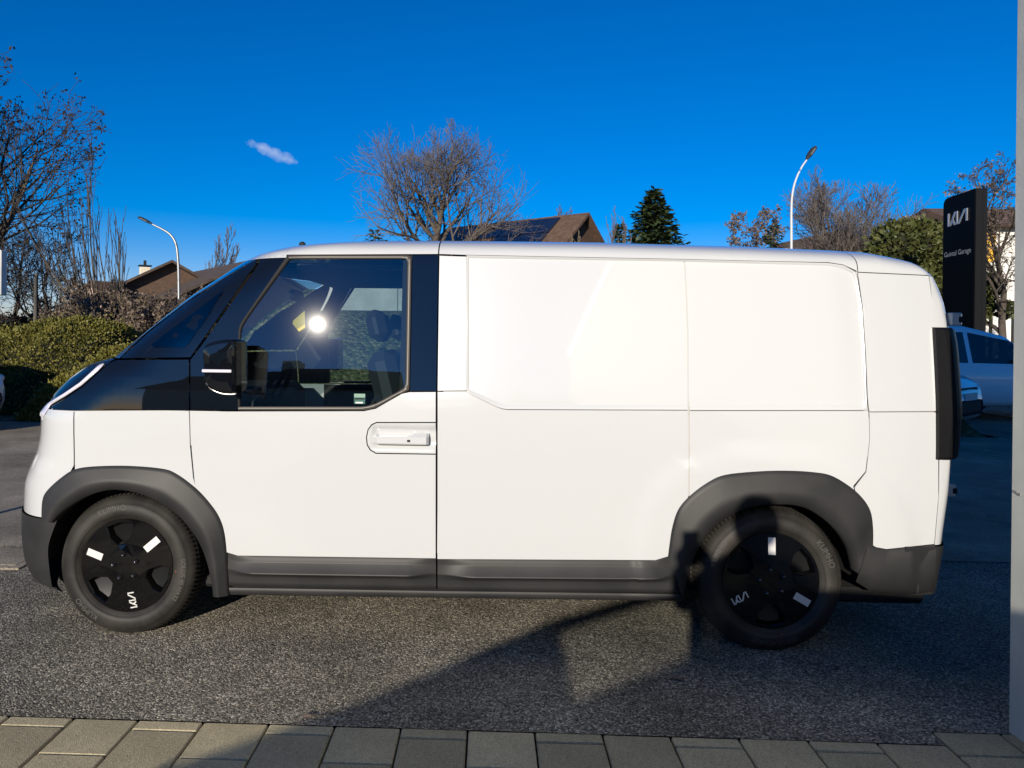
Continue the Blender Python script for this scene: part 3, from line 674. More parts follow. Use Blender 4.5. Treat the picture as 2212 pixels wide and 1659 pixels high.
def make_wheel(x, rot, let):
    wz = empty('wheel', (x, 0, 0.322), 0, van)
    y0 = 3.312-YC
    RO = .336; N = 384
    prof = [(.205, .055), (.222, .012), (.235, .004), (.240, -.001), (.2415, -.004), (.262, -.0045), (.290, -.0045), (.2915, -.002), (.306, .006), (.318, .018), (.327, .034), (RO-.003, .05), (RO, .07), (RO, .105), (RO-.004, .106), (RO-.004, .114), (RO, .115), (RO, .15), (RO-.003, .168), (.325, .185), (.306, .21), (.26, .218), (.21, .17)]
    def jit(k, i):
        ph = (k + (i-12)*.6) % 4.0
        if 10 <= i <= 18 and ph < 1.2: return -.010 if i > 10 else -.005
        return 0
    b = MB().lathe([(r_, h+y0) for r_, h in prof], N, 'Y', None, jit)
    b.V = [(x_, y_, max(z_, -.3195)) for x_, y_, z_ in b.V]
    ty = b.build('tyre', RUBBER, wz, True); m_1 = len(prof)-1; ty.data.polygons.foreach_set('use_smooth', [not (10 <= i % m_1 <= 17) for i in range(len(ty.data.polygons))])
    # lettering on the sidewall
    def letters(txt, size, ang, rad, name='lettering', flip=False):
        V, F = text_mesh(txt, size); VV = []
        for v_ in V:
            if not flip: rr_ = rad+v_.y; a = ang-v_.x/rad
            else: rr_ = rad-v_.y; a = ang+v_.x/rad
            VV.append((rr_*math.cos(a), y0-.0055+.006*0, rr_*math.sin(a)))
        o = obj(name, mesh(VV, F, False), TLET, wz); return o
    d0 = R(let)
    letters('KUMHO', .038, R(104)+d0, .276); letters('SOLUS 4S HA32', .030, R(-12)+d0, .276)
    letters('KUMHO', .036, R(228)+d0, .276)
    mk = MB().lathe([(.0, 0), (.0055, 0)], 12, 'Y', Matrix.Translation((.244*math.cos(R(-4)+d0), y0-.002, .244*math.sin(R(-4)+d0)))); mk.build('tyre_mark', mat('red_dot', (.7, .10, .04), .6), wz)
    d0 = R(rot)     # cover: disc with three pockets
    RR = .2185; yr = y0+.012; npt = 96
    outer = [Vector((RR*math.cos(2*math.pi*k/npt), RR*math.sin(2*math.pi*k/npt))) for k in range(npt)]
    pts = list(outer); faces = [list(range(npt))]; holes = []
    for k in range(3):
        a = d0+R(90+60+120*k)
        q = []
        for (r_, t) in ((.104, -.20), (.100, 0), (.104, .20), (.160, .37), (.205, .33), (.208, 0), (.205, -.33), (.160, -.37)): q.append(Vector((r_*math.cos(a+t), r_*math.sin(a+t))))
        holes.append(q)
    for q in holes:
        b0 = len(pts); pts += q; faces.append(list(range(b0, b0+len(q))))
    for i in range(40):
        a = i*2.4; r_ = .2*math.sqrt((i+.5)/40); p = Vector((r_*math.cos(a), r_*math.sin(a)))
        if not any(inpoly(p.x, p.y, q) for q in holes): pts.append(p)
    rr_ = delaunay_2d_cdt(pts, [], faces, 1, 1e-6); v2, f2 = rr_[0], rr_[2]
    dome = lambda p: yr-.010*(1-(p.length/RR)**2)-(.004 if p.length < .085 else 0)
    Fs = []
    for f in f2:
        c = (v2[f[0]]+v2[f[1]]+v2[f[2]])/3
        if any(inpoly(c.x, c.y, q) for q in holes): continue
        a, b_, cc = (v2[i] for i in f); Fs.append(tuple(f) if (b_-a).x*(cc-a).y-(b_-a).y*(cc-a).x > 0 else tuple(reversed(f)))
    cb = MB().add([(p.x, dome(p), p.y) for p in v2], Fs)
    for q in holes:
        c = sum(q, Vector((0, 0)))/len(q); A0 = [(p.x, dome(p), p.y) for p in q]; A = [(c.x+(p.x-c.x)*.93, dome(p)+.005, c.y+(p.y-c.y)*.93) for p in q]; cb.quadstrip(A0, A, True); B = [(c.x+(p.x-c.x)*.78, dome(p)+.028, c.y+(p.y-c.y)*.78) for p in q]; cb.quadstrip(A, B, True)
    cb.quadstrip([(p.x, dome(p), p.y) for p in outer], [(p.x*1.0, yr+.03, p.y*1.0) for p in outer], True)
    cb.build('rim', RIMB, wz)
    MB().lathe([(0, yr+.03), (.19, yr+.032), (.215, yr+.02)], 48).build('rim_back', mat('dark_brake_metal', (.02, .021, .023), .35, metal=.7), wz, True)  # dark metal disc behind the cover pockets
    for k in range(5):
        a = d0+R(100+72*k); M = Matrix.Translation((.057*math.cos(a), yr-.015, .057*math.sin(a)))
        MB().lathe([(0, -.016), (.006, -.0145), (.0098, -.008), (.0115, .0), (.0135, .003), (.0135, .010)], 16, 'Y', M).build('lug_nut', NUT, wz, True)
    for k in range(3):
        a = d0+R(90+120*k); ux = Vector((math.cos(a), math.sin(a))); uy = Vector((-math.sin(a), math.cos(a)))
        def fn(p_, q_, t): 
            c = ux*p_+uy*q_; return (c.x, dome(c)+t, c.y)
        if k == 1:
            lb = MB()
            for st in kia_strokes(.033):
                lb.prism([(.160-(px_), -(py_)) if False else (.162+px_*-1, py_*-1) for px_, py_ in st], -.0025, -.0012, fn)
            lb.build('wheel_logo', SILV, wz)
        else:
            MB().prism([(.121, -.0165), (.199, -.0165), (.199, .0165), (.121, .0165)], -.0025, -.0010, fn).build('wheel_badge', SILV, wz)
    return wz
WX = (-1.700, 1.292)
wheels = [make_wheel(WX[0], 161-90-0, 0), make_wheel(WX[1], 0, -75)]
for wz in wheels:       # far side: mirrored copies
    m_ = empty('wheel', tuple(wz.location), 0, van)
    for c in list(wz.children): mirror_obj(c, m_)
bpy.context.view_layer.update()
mirrored = {}
for o in NEAR:
    par = o.parent
    mirrored[o.name] = mirror_obj(o, mirrored.get(par.name, van) if par != van else van)

# ================================================================== surroundings
rng = random.Random(11)
# ------------------------------------------------------------------ the showroom corner at right
bx, by = 1.912, 2.705
bl = empty('showroom_building', (bx, by, 0)); tag(bl, 'pale grey rendered building corner at the right edge of the picture', 'building')
MB().rbox(0, 9, -13, 0, -.02, 4.6, .012).build('wall', WALLP, bl)
MB().rbox(-.02, 9.2, -13.2, .03, 4.6, 4.85, .02).build('roof_edge', DSTEEL, bl)
pl_ = MB()
for (px, py, a, b) in ((2194, 1062, .010, .004), (2198, 1066, .008, .003), (2203, 1068, .006, .005)):
    d = ray(px, py); t = (bx-EYE.x)/d.x; q = EYE+d*t; pl_.rbox(-.003, .001, q.y-by-a, q.y-by+a, q.z-b, q.z+b, .0008)
pl_.build('scuff_mark', mat('scuff', (.22, .22, .21), .8), bl)

# ------------------------------------------------------------------ generic car: a loft dispatched into body and panes
def make_car(name, label, loc_, rz, paint, sc=1.0, L=4.1, Wd=.86, Ht=1.52, group=None, suv=0.0, glassm=None, rake=0.0, glassroof=False, beltup=0.0):
    root = empty(name, loc_, rz); tag(root, label, 'car', group)
    h = L/2; hood = .92+suv; belt = .93+suv
    X =  [-h, -h+.05, -h+.18, -h+.42, -h+.62, -.85, -.55, -.05, .02, .72, .80, 1.08, 1.25, h-.32, h-.12, h-.03, h]
    zb = [.55, .62, .80, belt+.04, belt+.03, belt+.02, belt+.01, belt, belt, belt-.01, belt-.01, belt-.01, hood, hood-.07, hood-.16, .62, .50]
    zt = [.60, .70, 1.00, Ht-.12, Ht-.04, Ht-.01, Ht, Ht, Ht-.005, Ht-.16, Ht-.20, Ht-.42, hood+.05, hood-.02, hood-.11, .68, .54]
    wb = [.60, .70, .77, .82, .84, .85, .86, .86, .86, .86, .86, .85, .84, .80, .72, .64, .55]
    wt = [.55, .60, .62, .60, .62, .64, .65, .65, .65, .63, .62, .62, .74, .72, .64, .58, .50]
    if rake: X[9] += .03; X[10] += .05; X[11] += .27; X[12] += .50; zt[9] -= .04; zt[10] -= .04; zt[11] -= .03
    if beltup:  # belt raised to trim the lower edge of the lit ground patch
        for i in range(3, 9): zb[i] += beltup
    sec = []
    for i, x in enumerate(X):
        b, t, a, c = zb[i], zt[i], wb[i]*Wd/.86, wt[i]*Wd/.86; z0 = .26 if 1 < i < len(X)-2 else .34
        sec.append([(0, z0-.04), (a*.9, z0-.03), (a*.985, z0+.05), (a*1.0, z0+(b-z0)*.35), (a*1.01, z0+(b-z0)*.62), (a*.99, b-.03), (a*.965, b), (a*.965+(c*1.04-a*.965)*.9, b+(t-b)*.80 if t-b > .25 else b+.02), (c*.9, t-.02 if t-b > .25 else t-.01), (c*.5, t+.005), (0, t+.012)])
    n = len(sec[0]); parts = {}
    V = [(x, -y, z) for x, s_ in zip(X, sec) for y, z in s_] ; nb = len(V); V += [(x, y, z) for x, s_ in zip(X, sec) for y, z in s_]
    for i in range(len(X)-1):
        for j in range(n-1):
            key = 'body'
            tall = zt[i]-zb[i] > .25 or zt[i+1]-zb[i+1] > .25
            if j in (6,) and i in (3, 4, 6, 8): pass
            if j == 6 and tall and i in (4, 5, 6, 8): key = 'side_window'
            if j == 6 and i in (9, 10): key = 'side_window'
            if j >= 8 and i in (8, 9, 10, 11) and i >= 9: key = 'windscreen'
            if j >= 8 and i in (2,): key = 'rear_window'
            if glassroof and j >= 9 and i in (7, 8): key = 'added_sunroof'  # added roof opening, lets sun through to make the lit ground patch
            f = (i*n+j, (i+1)*n+j, (i+1)*n+j+1, i*n+j+1); kk = key
            if key == 'side_window': kk = 'side_window%d' % (0 if i < 7 else 1)
            parts.setdefault(kk, []).append(f); parts.setdefault(kk+('b' if key == 'side_window' else ''), []).append(tuple(nb+k for k in reversed(f)))
    gm = glassm or CARG
    for key, Fs in parts.items():
        used_ = sorted(set(k for f in Fs for k in f)); mp_ = {k: i for i, k in enumerate(used_)}
        o = obj('side_window' if key.startswith('side_window') else key, mesh([V[k] for k in used_], [tuple(mp_[k] for k in f) for f in Fs]), paint if key == 'body' else (gm if not glassroof or key in ('added_sunroof', 'side_window1', 'side_window1b') else CARG), root)
        o.data.validate()
    # wheel arches, wheels, lamps, mirrors, grille, sills
    for xw in (-h+.78, h-.82):
        for s_ in (-1, 1):
            MB().lathe([(0, s_*.872*Wd/.86), (.355, s_*.872*Wd/.86), (.365, s_*.80)], 32, 'Y', Matrix.Translation((xw, 0, .34))).build('wheel_arch', DARK, root)
            wh = empty('wheel', (xw, s_*.79*Wd/.86, .315), 0, root)
            MB().lathe([(.2, -.02*s_), (.215, .09*s_), (.29, .105*s_), (.312, .085*s_), (.315, -.09*s_), (.2, -.1*s_)], 36).build('tyre', RUBBER, wh, True)
            rb = MB().lathe([(0, .075*s_), (.05, .08*s_), (.07, .06*s_), (.17, .07*s_), (.205, .085*s_), (.21, .05*s_)], 30); rb.build('rim', STEEL, wh, True)
    for s_ in (-1, 1):
        MB().rbox(h-.33, h-.10, s_*.60-.16, s_*.60+.16, hood-.25, hood-.15, .03).build('headlight', LAMPW, root)
        MB().rbox(-h+.03, -h+.16, s_*.62-.10, s_*.62+.10, .72, .92, .03).build('tail_light', mat('red_lens', (.35, .02, .02), .2, coat=1), root)
        MB().rbox(.78, .90, s_*.98-.10, s_*.98+.10, belt+.02, belt+.16, .035).build('mirror', paint, root)
    MB().rbox(h-.10, h+.005, -.45, .45, .33, .52, .02).build('lower_grille', DARK, root)
    MB().rbox(h-.16, h-.03, -.42, .42, hood-.27, hood-.20, .015).build('grille', DARK, root)
    MB().rbox(h-.02, h+.012, -.26, .26, .53, .64, .004).build('number_plate', STUCW, root)
    root.scale = (sc, sc, sc); return root
CARG = glass_mat('car_glass', (.07, .08, .09), .02, 1.3)
CLEARG = glass_mat('clear_car_glass', (.95, .97, .97), .02, .6)
CARW = mat('car_white', (.66, .67, .68), .25, coat=.8)
CARB = mat('car_pale_silver', (.80, .81, .81), .25, coat=.8)
CARD = mat('car_dark_grey', (.05, .055, .06), .3, coat=.8)
# shaded cars behind the van
q = at(2118, 880, 13.2); make_car('parked_car', 'pale car in side view with door mirror, half hidden by the building corner', (q.x-.25, q.y+.9, 0), R(4), CARB, 1.12, Ht=1.55)
q = at(2119, 880, 11.6); make_car('parked_car', 'pale car showing its bonnet, headlamp and bumper beside the tail lamp', (q.x-1.75, q.y+1.15, 0), R(-50), CARB, 1.0, Ht=1.5)
# white car peeping in at the left edge
q = at(22, 850, 10.3); make_car('parked_car', 'white car nose peeping in at the left edge by the hedge', (q.x-2.06, 9.6, 0), R(0), CARW, 1.0)

# ------------------------------------------------------------------ behind the camera: casters of the shadows and reflections
make_car('parked_car', 'dark car behind the photographer, with an added roof opening that lets a lit patch onto the asphalt', (-.20, -1.98, 0), math.pi, CARD, 1.0, L=4.3, Ht=1.66, suv=.08, glassm=CLEARG, rake=1, glassroof=True, beltup=.19)
def house(name, label, loc_, rz, L, D, hw, hr, roofm, wallm, over=.5, extra=None, group=None):
    # ridge along local x, centred on loc
    r_ = empty(name, loc_, rz); tag(r_, label, 'house', group)
    MB().box(-L/2, L/2, -D/2, D/2, -1.5, hw).build('wall', wallm, r_)
    for s_ in (-1, 1):
        MB().prism([(-L/2, hw+.002), (L/2, hw+.002), (L/2, hw+.002)], 0, 1, lambda a, b, t: (a, 0, b)) if False else None
    for sx in (-1, 1):
        x = sx*(L/2-.02); MB().add([(x, -D/2, hw), (x, D/2, hw), (x, 0, hr-.12), (x-sx*.2, -D/2, hw), (x-sx*.2, D/2, hw), (x-sx*.2, 0, hr-.12)], [(0, 1, 2), (3, 5, 4), (0, 2, 5, 3), (1, 4, 5, 2), (0, 3, 4, 1)]).build('gable', WOODW if extra != 'lightgable' else wallm, r_)
    sl_ = (hr-hw)/(D/2)
    for s_ in (-1, 1):
        y1 = s_*(D/2+over); z1 = hw-over*sl_
        rf = MB(); xa, xb = -L/2-over, L/2+over
        rf.add([(xa, 0, hr), (xb, 0, hr), (xb, y1, z1), (xa, y1, z1), (xa, 0, hr-.2), (xb, 0, hr-.2), (xb, y1, z1-.2), (xa, y1, z1-.2)], [(0, 1, 2, 3), (7, 6, 5, 4), (0, 4, 5, 1), (1, 5, 6, 2), (2, 6, 7, 3), (3, 7, 4, 0)])
        rf.build('roof', roofm, r_)
    return r_, sl_
def roof_box(parent, name, x0, x1, s0, s1, sl_, hr, t, m, side=-1):
    # a slab lying on a roof slope; s measured down from the ridge in plan
    P = [(x0, side*s0, hr-s0*sl_), (x1, side*s0, hr-s0*sl_), (x1, side*s1, hr-s1*sl_), (x0, side*s1, hr-s1*sl_)]
    nn = Vector((0, side*sl_, 1)).normalized()*t
    MB().add([Vector(p)+nn*.15 for p in P]+[Vector(p)+nn for p in P], [(0, 1, 2, 3), (7, 6, 5, 4), (0, 4, 5, 1), (1, 5, 6, 2), (2, 6, 7, 3), (3, 7, 4, 0)]).build(name, m, parent)
hb_, _ = house('neighbour_house', 'tall house behind the photographer mirrored in the van windows', (-15, -46, 0), R(8), 16, 11, 8.2, 11.6, TILE, STUCCO)
MB().rbox(-1, .4, -1.6, -.4, 10, 12.8, .05).build('chimney', STUCCO, hb_)

# ------------------------------------------------------------------ houses on the hill
def ridge_house(name, label, pa, Ya, pb, Yb, drop, D, roofm, wallm, slope=.8, over=.5, extra=None):
    a, b = at(*pa, Ya), at(*pb, Yb); c = (a+b)/2; d = b-a; rz = math.atan2(d.y, d.x); L = math.hypot(d.x, d.y)-2*over
    hr = c.z; hw = hr-slope*D/2
    return house(name, label, (c.x, c.y, 0), rz, L, D, hw, hr, roofm, wallm, over, extra)+(hr, L)
h1, s1, hr1, L1 = ridge_house('solar_house', 'brown roofed house with solar panels above the van roof', (965, 492), 52, (1273, 459.5), 45, 0, 11, ROOF, WOODW, .78, .5)
for r_ in range(2):
    for c_ in range(9):
        if r_ == 1 and c_ in (2, 3, 4): continue
        roof_box(h1, 'solar_panel', -L1/2+.35+c_*1.0, -L1/2+1.32+c_*1.0, .35+r_*1.5, 1.75+r_*1.5, s1, hr1, .12, SOLAR)
for c_ in range(6): roof_box(h1, 'solar_panel', -L1/2+.1+c_*1.0, -L1/2+1.07+c_*1.0, 3.35, 4.75, s1, hr1, .12, SOLAR) if c_ not in (2, 3, 4) else None
roof_box(h1, 'skylight', -L1/2+3.1, -L1/2+3.9, 2.2, 3.1, s1, hr1, .14, GLASS)
MB().rbox(L1/2-4.6, L1/2-4.2, -4.1, -3.7, hr1-3.3, hr1-2.0, .02).build('vent_pipe', DARK, h1)
h2, s2, hr2, L2 = ridge_house('chimney_house', 'brown house with broad gable and cream chimney behind the left lamp', (330, 577), 62, (372, 571), 52, 0, 13, TILE, WOODW, .55, .8)
c2 = at(313, 583, 56); ch = h2; 
mwc = Matrix.Translation((-c2.x+0, 0, 0)); 
inv = (Matrix.Translation(h2.location) @ Matrix.Rotation(h2.rotation_euler.z, 4, 'Z')).inverted(); lc = inv @ c2
MB().rbox(lc.x-.38, lc.x+.38, lc.y-.38, lc.y+.38, lc.z-1.2, lc.z+.2, .02).build('chimney', STUCCO, h2); MB().rbox(lc.x-.48, lc.x+.48, lc.y-.48, lc.y+.48, lc.z+.28, lc.z+.36, .02).build('chimney_cap', DARK, h2)
MB().rbox(lc.x-.1, lc.x+.1, lc.y-.1, lc.y+.1, lc.z+.36, lc.z+.75, .02).build('chimney_pot', DARK, h2)
h3, s3, hr3, L3 = ridge_house('small_house', 'small brown roofed house with pinkish gable at far left', (191, 608), 48, (262, 607), 50, 0, 7, ROOF, mat('pink_render', (.6, .42, .36), .9), .9, .3, 'lightgable')
h4, s4, hr4, L4 = ridge_house('long_house', 'long low roofed house with lit windows behind the windscreen', (412, 590), 62, (556, 556), 50, 0, 10, TILE, WOODW, .5, .6)
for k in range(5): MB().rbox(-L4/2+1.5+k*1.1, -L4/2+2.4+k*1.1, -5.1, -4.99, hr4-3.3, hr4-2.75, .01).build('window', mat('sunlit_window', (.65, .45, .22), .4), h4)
h5, s5, hr5, L5 = ridge_house('low_house', 'low brown roof between the right lamp post and the bare tree', (1676, 519), 58, (1826, 504), 50, 0, 12, ROOF, WOODW, .5, .6)
# yellow and white building behind the totem
q = at(2160, 700, 34); yb = empty('yellow_building', (q.x, q.y, 0), R(0)); tag(yb, 'white building with yellow upper storey behind the branches at right', 'building')
z1, z2, z3 = at(2160, 692, 34).z, at(2160, 566, 34).z, at(2160, 492, 34).z
MB().rbox(-1.4, 9, 0, 8, -.1, z2, .02).build('wall', STUCW, yb); MB().rbox(-1.4, -.25, -.05, 8, z2+.003, z3, .02).build('yellow_storey', YELL, yb); MB().rbox(-.24, 9, 0, 8, z2+.003, z3, .02).build('upper_wall', STUCW, yb)
MB().add([(-2, -.7, z3), (9.5, -.7, z3), (9.5, 8.5, z3), (-2, 8.5, z3), (-1.2, 4, z3+1.6), (9, 4, z3+1.6)], [(0, 1, 5, 4), (2, 3, 4, 5), (0, 4, 3), (1, 2, 5), (3, 2, 1, 0)]).build('roof', ROOF, yb)
for k in range(3): MB().rbox(.5+k*2.2, 1.6+k*2.2, -.04, .05, 1.2, 2.6, .02).build('window', CARG, yb)

# ------------------------------------------------------------------ totem sign
ta, tb = at(2104, 600, 19.2), at(2036, 600, 20.75)
d = (tb-ta); d.z = 0; Wt_ = d.length; rz = math.atan2(d.y, d.x); ht = at(2104, 407, 19.2).z
tt = empty('totem_sign', (ta.x, ta.y, 0), rz); tag(tt, 'tall black totem sign with silver emblem and white lettering', 'sign')
TB = mat('totem_black', (.0025, .003, .004), .5, spec=.06)
# local x: along the face away from the camera, local y>0 = face side
pf = [(0, 0), (Wt_, 0)] + [(Wt_-.18+.18*math.cos(a), ht-.18+.18*math.sin(a)) for a in [R(k*15) for k in range(7)]] + [(0, ht)]
MB().prism(pf, 0, -.30, lambda a, b, t: (a, t, b)).build('panel', TB, tt)
MB().rbox(-.03, .012, -.285, -.01, 0, ht-.02, .005).build('edge_trim', mat('totem_edge', (.008, .008, .009), .5, spec=.1), tt)
MB().rbox(-.04, -.02, -.20, -.17, 0, ht-.05, .003).build('edge_rib', mat('totem_edge', (.008, .008, .009), .5, spec=.1), tt)
def face(a, b, t): return (Wt_-a, t, b)      # a runs left to right as read
MB().rbox(-.4, Wt_+.4, -.5, .2, -.05, .06, .02).build('base', CONC, tt)
lzc = at(2069, 470, 20).z; lb = MB()
for st in kia_strokes(.36): lb.prism([(Wt_*.47+x_*1.18, lzc+y_) for x_, y_ in st], .002, .012, face)
lb.build('emblem', CHROME, tt)
V, F = text_mesh('Guintal Garage', .20); tz = at(2070, 546, 20).z; wx = max(v_.x for v_ in V)-min(v_.x for v_ in V); k_ = 1.32/wx
VV = [face(Wt_*.49+v_.x*k_, tz+v_.y*1.0, .012) for v_ in V]
obj('lettering', mesh(VV, F, False), mat('sign_white', (.55, .55, .54), .5), tt)

# ------------------------------------------------------------------ lamp posts, posts
def lamp(name, label, pts_px, Y, r0, head_len, head_m, arm_m, below):
    P = [at(px, py, Y) for px, py in pts_px]; base = P[0].copy(); base.z = below
    t = empty(name, (base.x, base.y, base.z)); tag(t, label, 'street lamp', 'street lamps by the road')
    path = [base] + [Vector(p) for p in spline([tuple(p) for p in P], 6)]; path = [p-base for p in path]; n = len(path)
    MB().tube(path, [r0*1.5]+[r0*(1-.45*i/n) for i in range(n-1)], 10).build('pole', arm_m, t, True)
    MB().tube([(0, 0, 0), (0, 0, .9)], r0*1.9, 10).build('base_sleeve', arm_m, t, True)
    e = path[-1]; dr_ = (path[-1]-path[-2]).normalized(); side = Vector((0, 1, 0)); up = dr_.cross(side)
    if up.z < 0: up = -up
    M = Matrix((dr_, side, up)).transposed().to_4x4(); M.translation = e
    hd = MB(); ring_ = []
    for s_, wd_, hh in ((0, .045, .04), (.12, .07, .06), (.3, .13, .08), (.75, .15, .085), (.95, .10, .06), (1, .04, .03)):
        ring_.append([M @ Vector((s_*head_len, wd_*math.cos(a), hh*math.sin(a)*(1 if math.sin(a) > 0 else .5))) for a in [2*math.pi*k/14 for k in range(14)]])
    for a, b in zip(ring_, ring_[1:]): hd.quadstrip(a, b, True)
    hd.F.append(tuple(range(len(hd.V)-14, len(hd.V)))); hd.build('lamp_head', head_m, t, True)
    return t
lamp('street_lamp', 'dark curved street lamp leaning left above the hedge', [(387, 690), (386, 600), (384.5, 560), (380, 527), (368, 507), (350, 495), (328, 484)], 28, .06, .62, DSTEEL, STEEL, .2)
lamp('street_lamp', 'slender pale street lamp bending right above the van roof', [(1709.5, 600), (1709.5, 500), (1709.5, 460), (1711, 425), (1717, 395), (1729, 366), (1743, 345)], 19, .036, .40, DSTEEL, mat('pale_pole', (.5, .52, .54), .5), .2)
def post(name, label, px, ptop, Y, r_, m, z0):
    a = at(px, ptop, Y); t = empty(name, (a.x, a.y, z0)); tag(t, label, 'post')
    MB().tube([(0, 0, 0), (0, 0, a.z-z0)], r_, 10).build('shaft', m, t, True); MB().lathe([(0, a.z-z0+.03), (r_*1.15, a.z-z0+.02), (r_*1.15, a.z-z0-.04)], 10, 'Z').build('cap', m, t, True)
    return t
post('wooden_post', 'dark weathered post behind the clipped hedge at far left', 78, 592, 16.2, .045, mat('grey_wood', (.09, .085, .08), .8), 0)
post('metal_post', 'short pale metal post among the bare stems', 243, 606, 17.4, .045, STEEL, .1)
sg = at(9, 590, 13.2); sb_ = empty('light_box_sign', (sg.x-.5, sg.y, 0)); tag(sb_, 'white boxed sign cut off by the left edge', 'sign')
MB().rbox(-.5, .5, -.09, .09, at(9, 638, 13.2).z, at(9, 541, 13.2).z, .015).build('panel', STUCW, sb_); MB().tube([(0, 0, 0), (0, 0, 2.2)], .05, 8).build('post', STEEL, sb_)
# thin pole out of frame at left; its shadow crosses the lane
fp = empty('flag_pole', (-4.42, 3.0, 0)); tag(fp, 'thin pole standing just out of frame at left', 'pole'); MB().tube([(0, 0, 0), (0, 0, 5)], [.028, .02], 10).build('shaft', STEEL, fp, True); MB().lathe([(0, .03), (.1, .025), (.1, 0)], 16, 'Z').build('foot', STEEL, fp)

# ------------------------------------------------------------------ trees
def bare_tree(name, label, base, height, seed, limbs=8, kids=(6, 6, 5), spread=.9, r0=.16, fork=.25, tw=TWIG, bk=BARK, up=.25, ratio=.62, minr=.008, lean=(0, 0), tips=None, group='bare trees', cat='tree', stems=1, wander=.14):
    rg = random.Random(seed); T = MB(); C = MB(); tipsP = []
    t = empty(name, base); tag(t, label, cat, group)
    def rv(): return Vector((rg.gauss(0, 1), rg.gauss(0, 1), rg.gauss(0, 1)))
    def grow(p, d, L, r_, lev):
        n = 6 if lev == 0 else (5 if lev == 1 else (4 if lev == 2 else 3)); pts = [p.copy()]; ds = [d.copy()]
        for i in range(n):
            d = (d + rv()*wander + Vector((0, 0, up*(1 if lev else .3)))*.5).normalized(); p = p + d*(L/n); pts.append(p.copy()); ds.append(d.copy())
        rad = [max(minr, r_*(1-.75*i/n)) for i in range(n+1)]
        (T if lev <= 1 else C).tube(pts, rad, 7 if lev <= 1 else (4 if lev == 2 else 3), cap=False)
        if lev-1 >= len(kids)-0: 
            tipsP.append((pts[-1], ds[-1])); return
        k = limbs if lev == 0 else kids[lev-1]
        for c in range(k):
            s_ = (fork if lev == 0 else .22)+(1-(fork if lev == 0 else .22))*(c+rg.random())/k; s_ = min(.98, s_); q_ = s_*n; i = int(q_); q_ -= i
            pp = pts[i].lerp(pts[min(n, i+1)], q_); dd = ds[i]
            a = rg.uniform(.35, .85)*spread*(1.15-.45*s_ if lev == 0 else 1); axis = dd.cross(rv()).normalized(); nd = (Matrix.Rotation(a, 3, axis) @ dd).normalized()
            cl_ = L*ratio*(1.12-.55*s_)*rg.uniform(.75, 1.2); grow(pp, nd, cl_, max(minr, rad[i]*.62), lev+1)
    for s_ in range(stems):
        d0 = Vector((lean[0], lean[1], 1)); 
        if stems > 1: d0 = Vector((lean[0]+rg.uniform(-.45, .45), lean[1]+rg.uniform(-.3, .3), 1))
        grow(Vector((rg.uniform(-.2, .2)*(stems > 1), 0, 0)), d0.normalized(), height*rg.uniform(.6, .72)/(1 if stems == 1 else rg.uniform(.72, 1.3)), r0, 0)
    T.build('trunk', bk, t, True); C.build('crown', tw, t, True)
    if tips:
        Lf = MB(); size, prob, m = tips
        for p, d in tipsP:
            if rg.random() > prob: continue
            for k in range(4):
                c = p+rv()*size*.5; a, b = rv().normalized()*size, rv().normalized()*size*.6
                Lf.add([c-a*.5, c+b*.5, c+a*.5, c-b*.5], [(0, 1, 2, 3)])
        Lf.build('seed_clusters', m, t)
    return t
def gz(x, y): return hill_h(x, y)
def tb_(px, Y, dz=0):
    a = at(px, 700, Y); return (a.x, a.y, gz(a.x, a.y)-.05+dz)
def hgt(px, py, Y, base): return at(px, py, Y).z-base[2]
b = tb_(-35, 17.5); bare_tree('bare_tree', 'large dark bare tree with seed clusters filling the left edge', b, 9.1, 5, limbs=12, kids=(7, 6, 4), spread=1.25, r0=.17, fork=.12, tw=TWIGD, up=.20, ratio=.66, minr=.006, tips=(.10, .6, SEED), lean=(.12, 0))
b = tb_(112, 18.5); bare_tree('bare_tree', 'smaller dark forked tree under the seed tree at left', b, 4.6, 17, limbs=8, kids=(6, 5, 4), spread=1.15, r0=.08, fork=.12, tw=TWIGD, up=.22, ratio=.66, minr=.005, tips=(.07, .3, SEED))
b = tb_(30, 20.5); bare_tree('bare_tree', 'thin dark bare tree at the left edge behind the sign', b, 5.0, 23, limbs=8, kids=(6, 5, 4), spread=1.05, r0=.07, fork=.15, tw=TWIGD, up=.22, minr=.005)
b = tb_(922, 45); bare_tree('bare_tree', 'big round-crowned bare tree rising above the cab roof', b, hgt(945, 268, 45, b)*.97, 105, limbs=17, kids=(6, 6, 5), spread=1.38, r0=.34, fork=.20, up=.24, ratio=.76, minr=.010, wander=.13)
b = tb_(1850, 40); bare_tree('bare_tree', 'bare tree with upright branches between lamp post and evergreen bush', b, hgt(1850, 345, 40, b)*1.12, 31, limbs=20, kids=(8, 7, 5), spread=1.05, r0=.22, fork=.16, up=.32, ratio=.62, minr=.010)
b = tb_(2170, 27); bare_tree('larch_tree', 'larch with brown needle tufts behind the totem at right', b, hgt(2170, 255, 27, b)*1.12, 41, limbs=16, kids=(7, 6, 4), spread=1.2, r0=.16, fork=.1, up=.05, ratio=.50, minr=.008, tips=(.13, .22, DRYLEAF), tw=TWIGD)
b = tb_(1608, 60); bare_tree('larch_tree', 'brownish larch above the van roof left of the pale lamp', b, hgt(1608, 455, 60, b)*1.25, 43, limbs=12, kids=(6, 5, 3), spread=1.2, r0=.16, fork=.3, up=.08, ratio=.45, minr=.014, tips=(.28, .6, DRYLEAF))
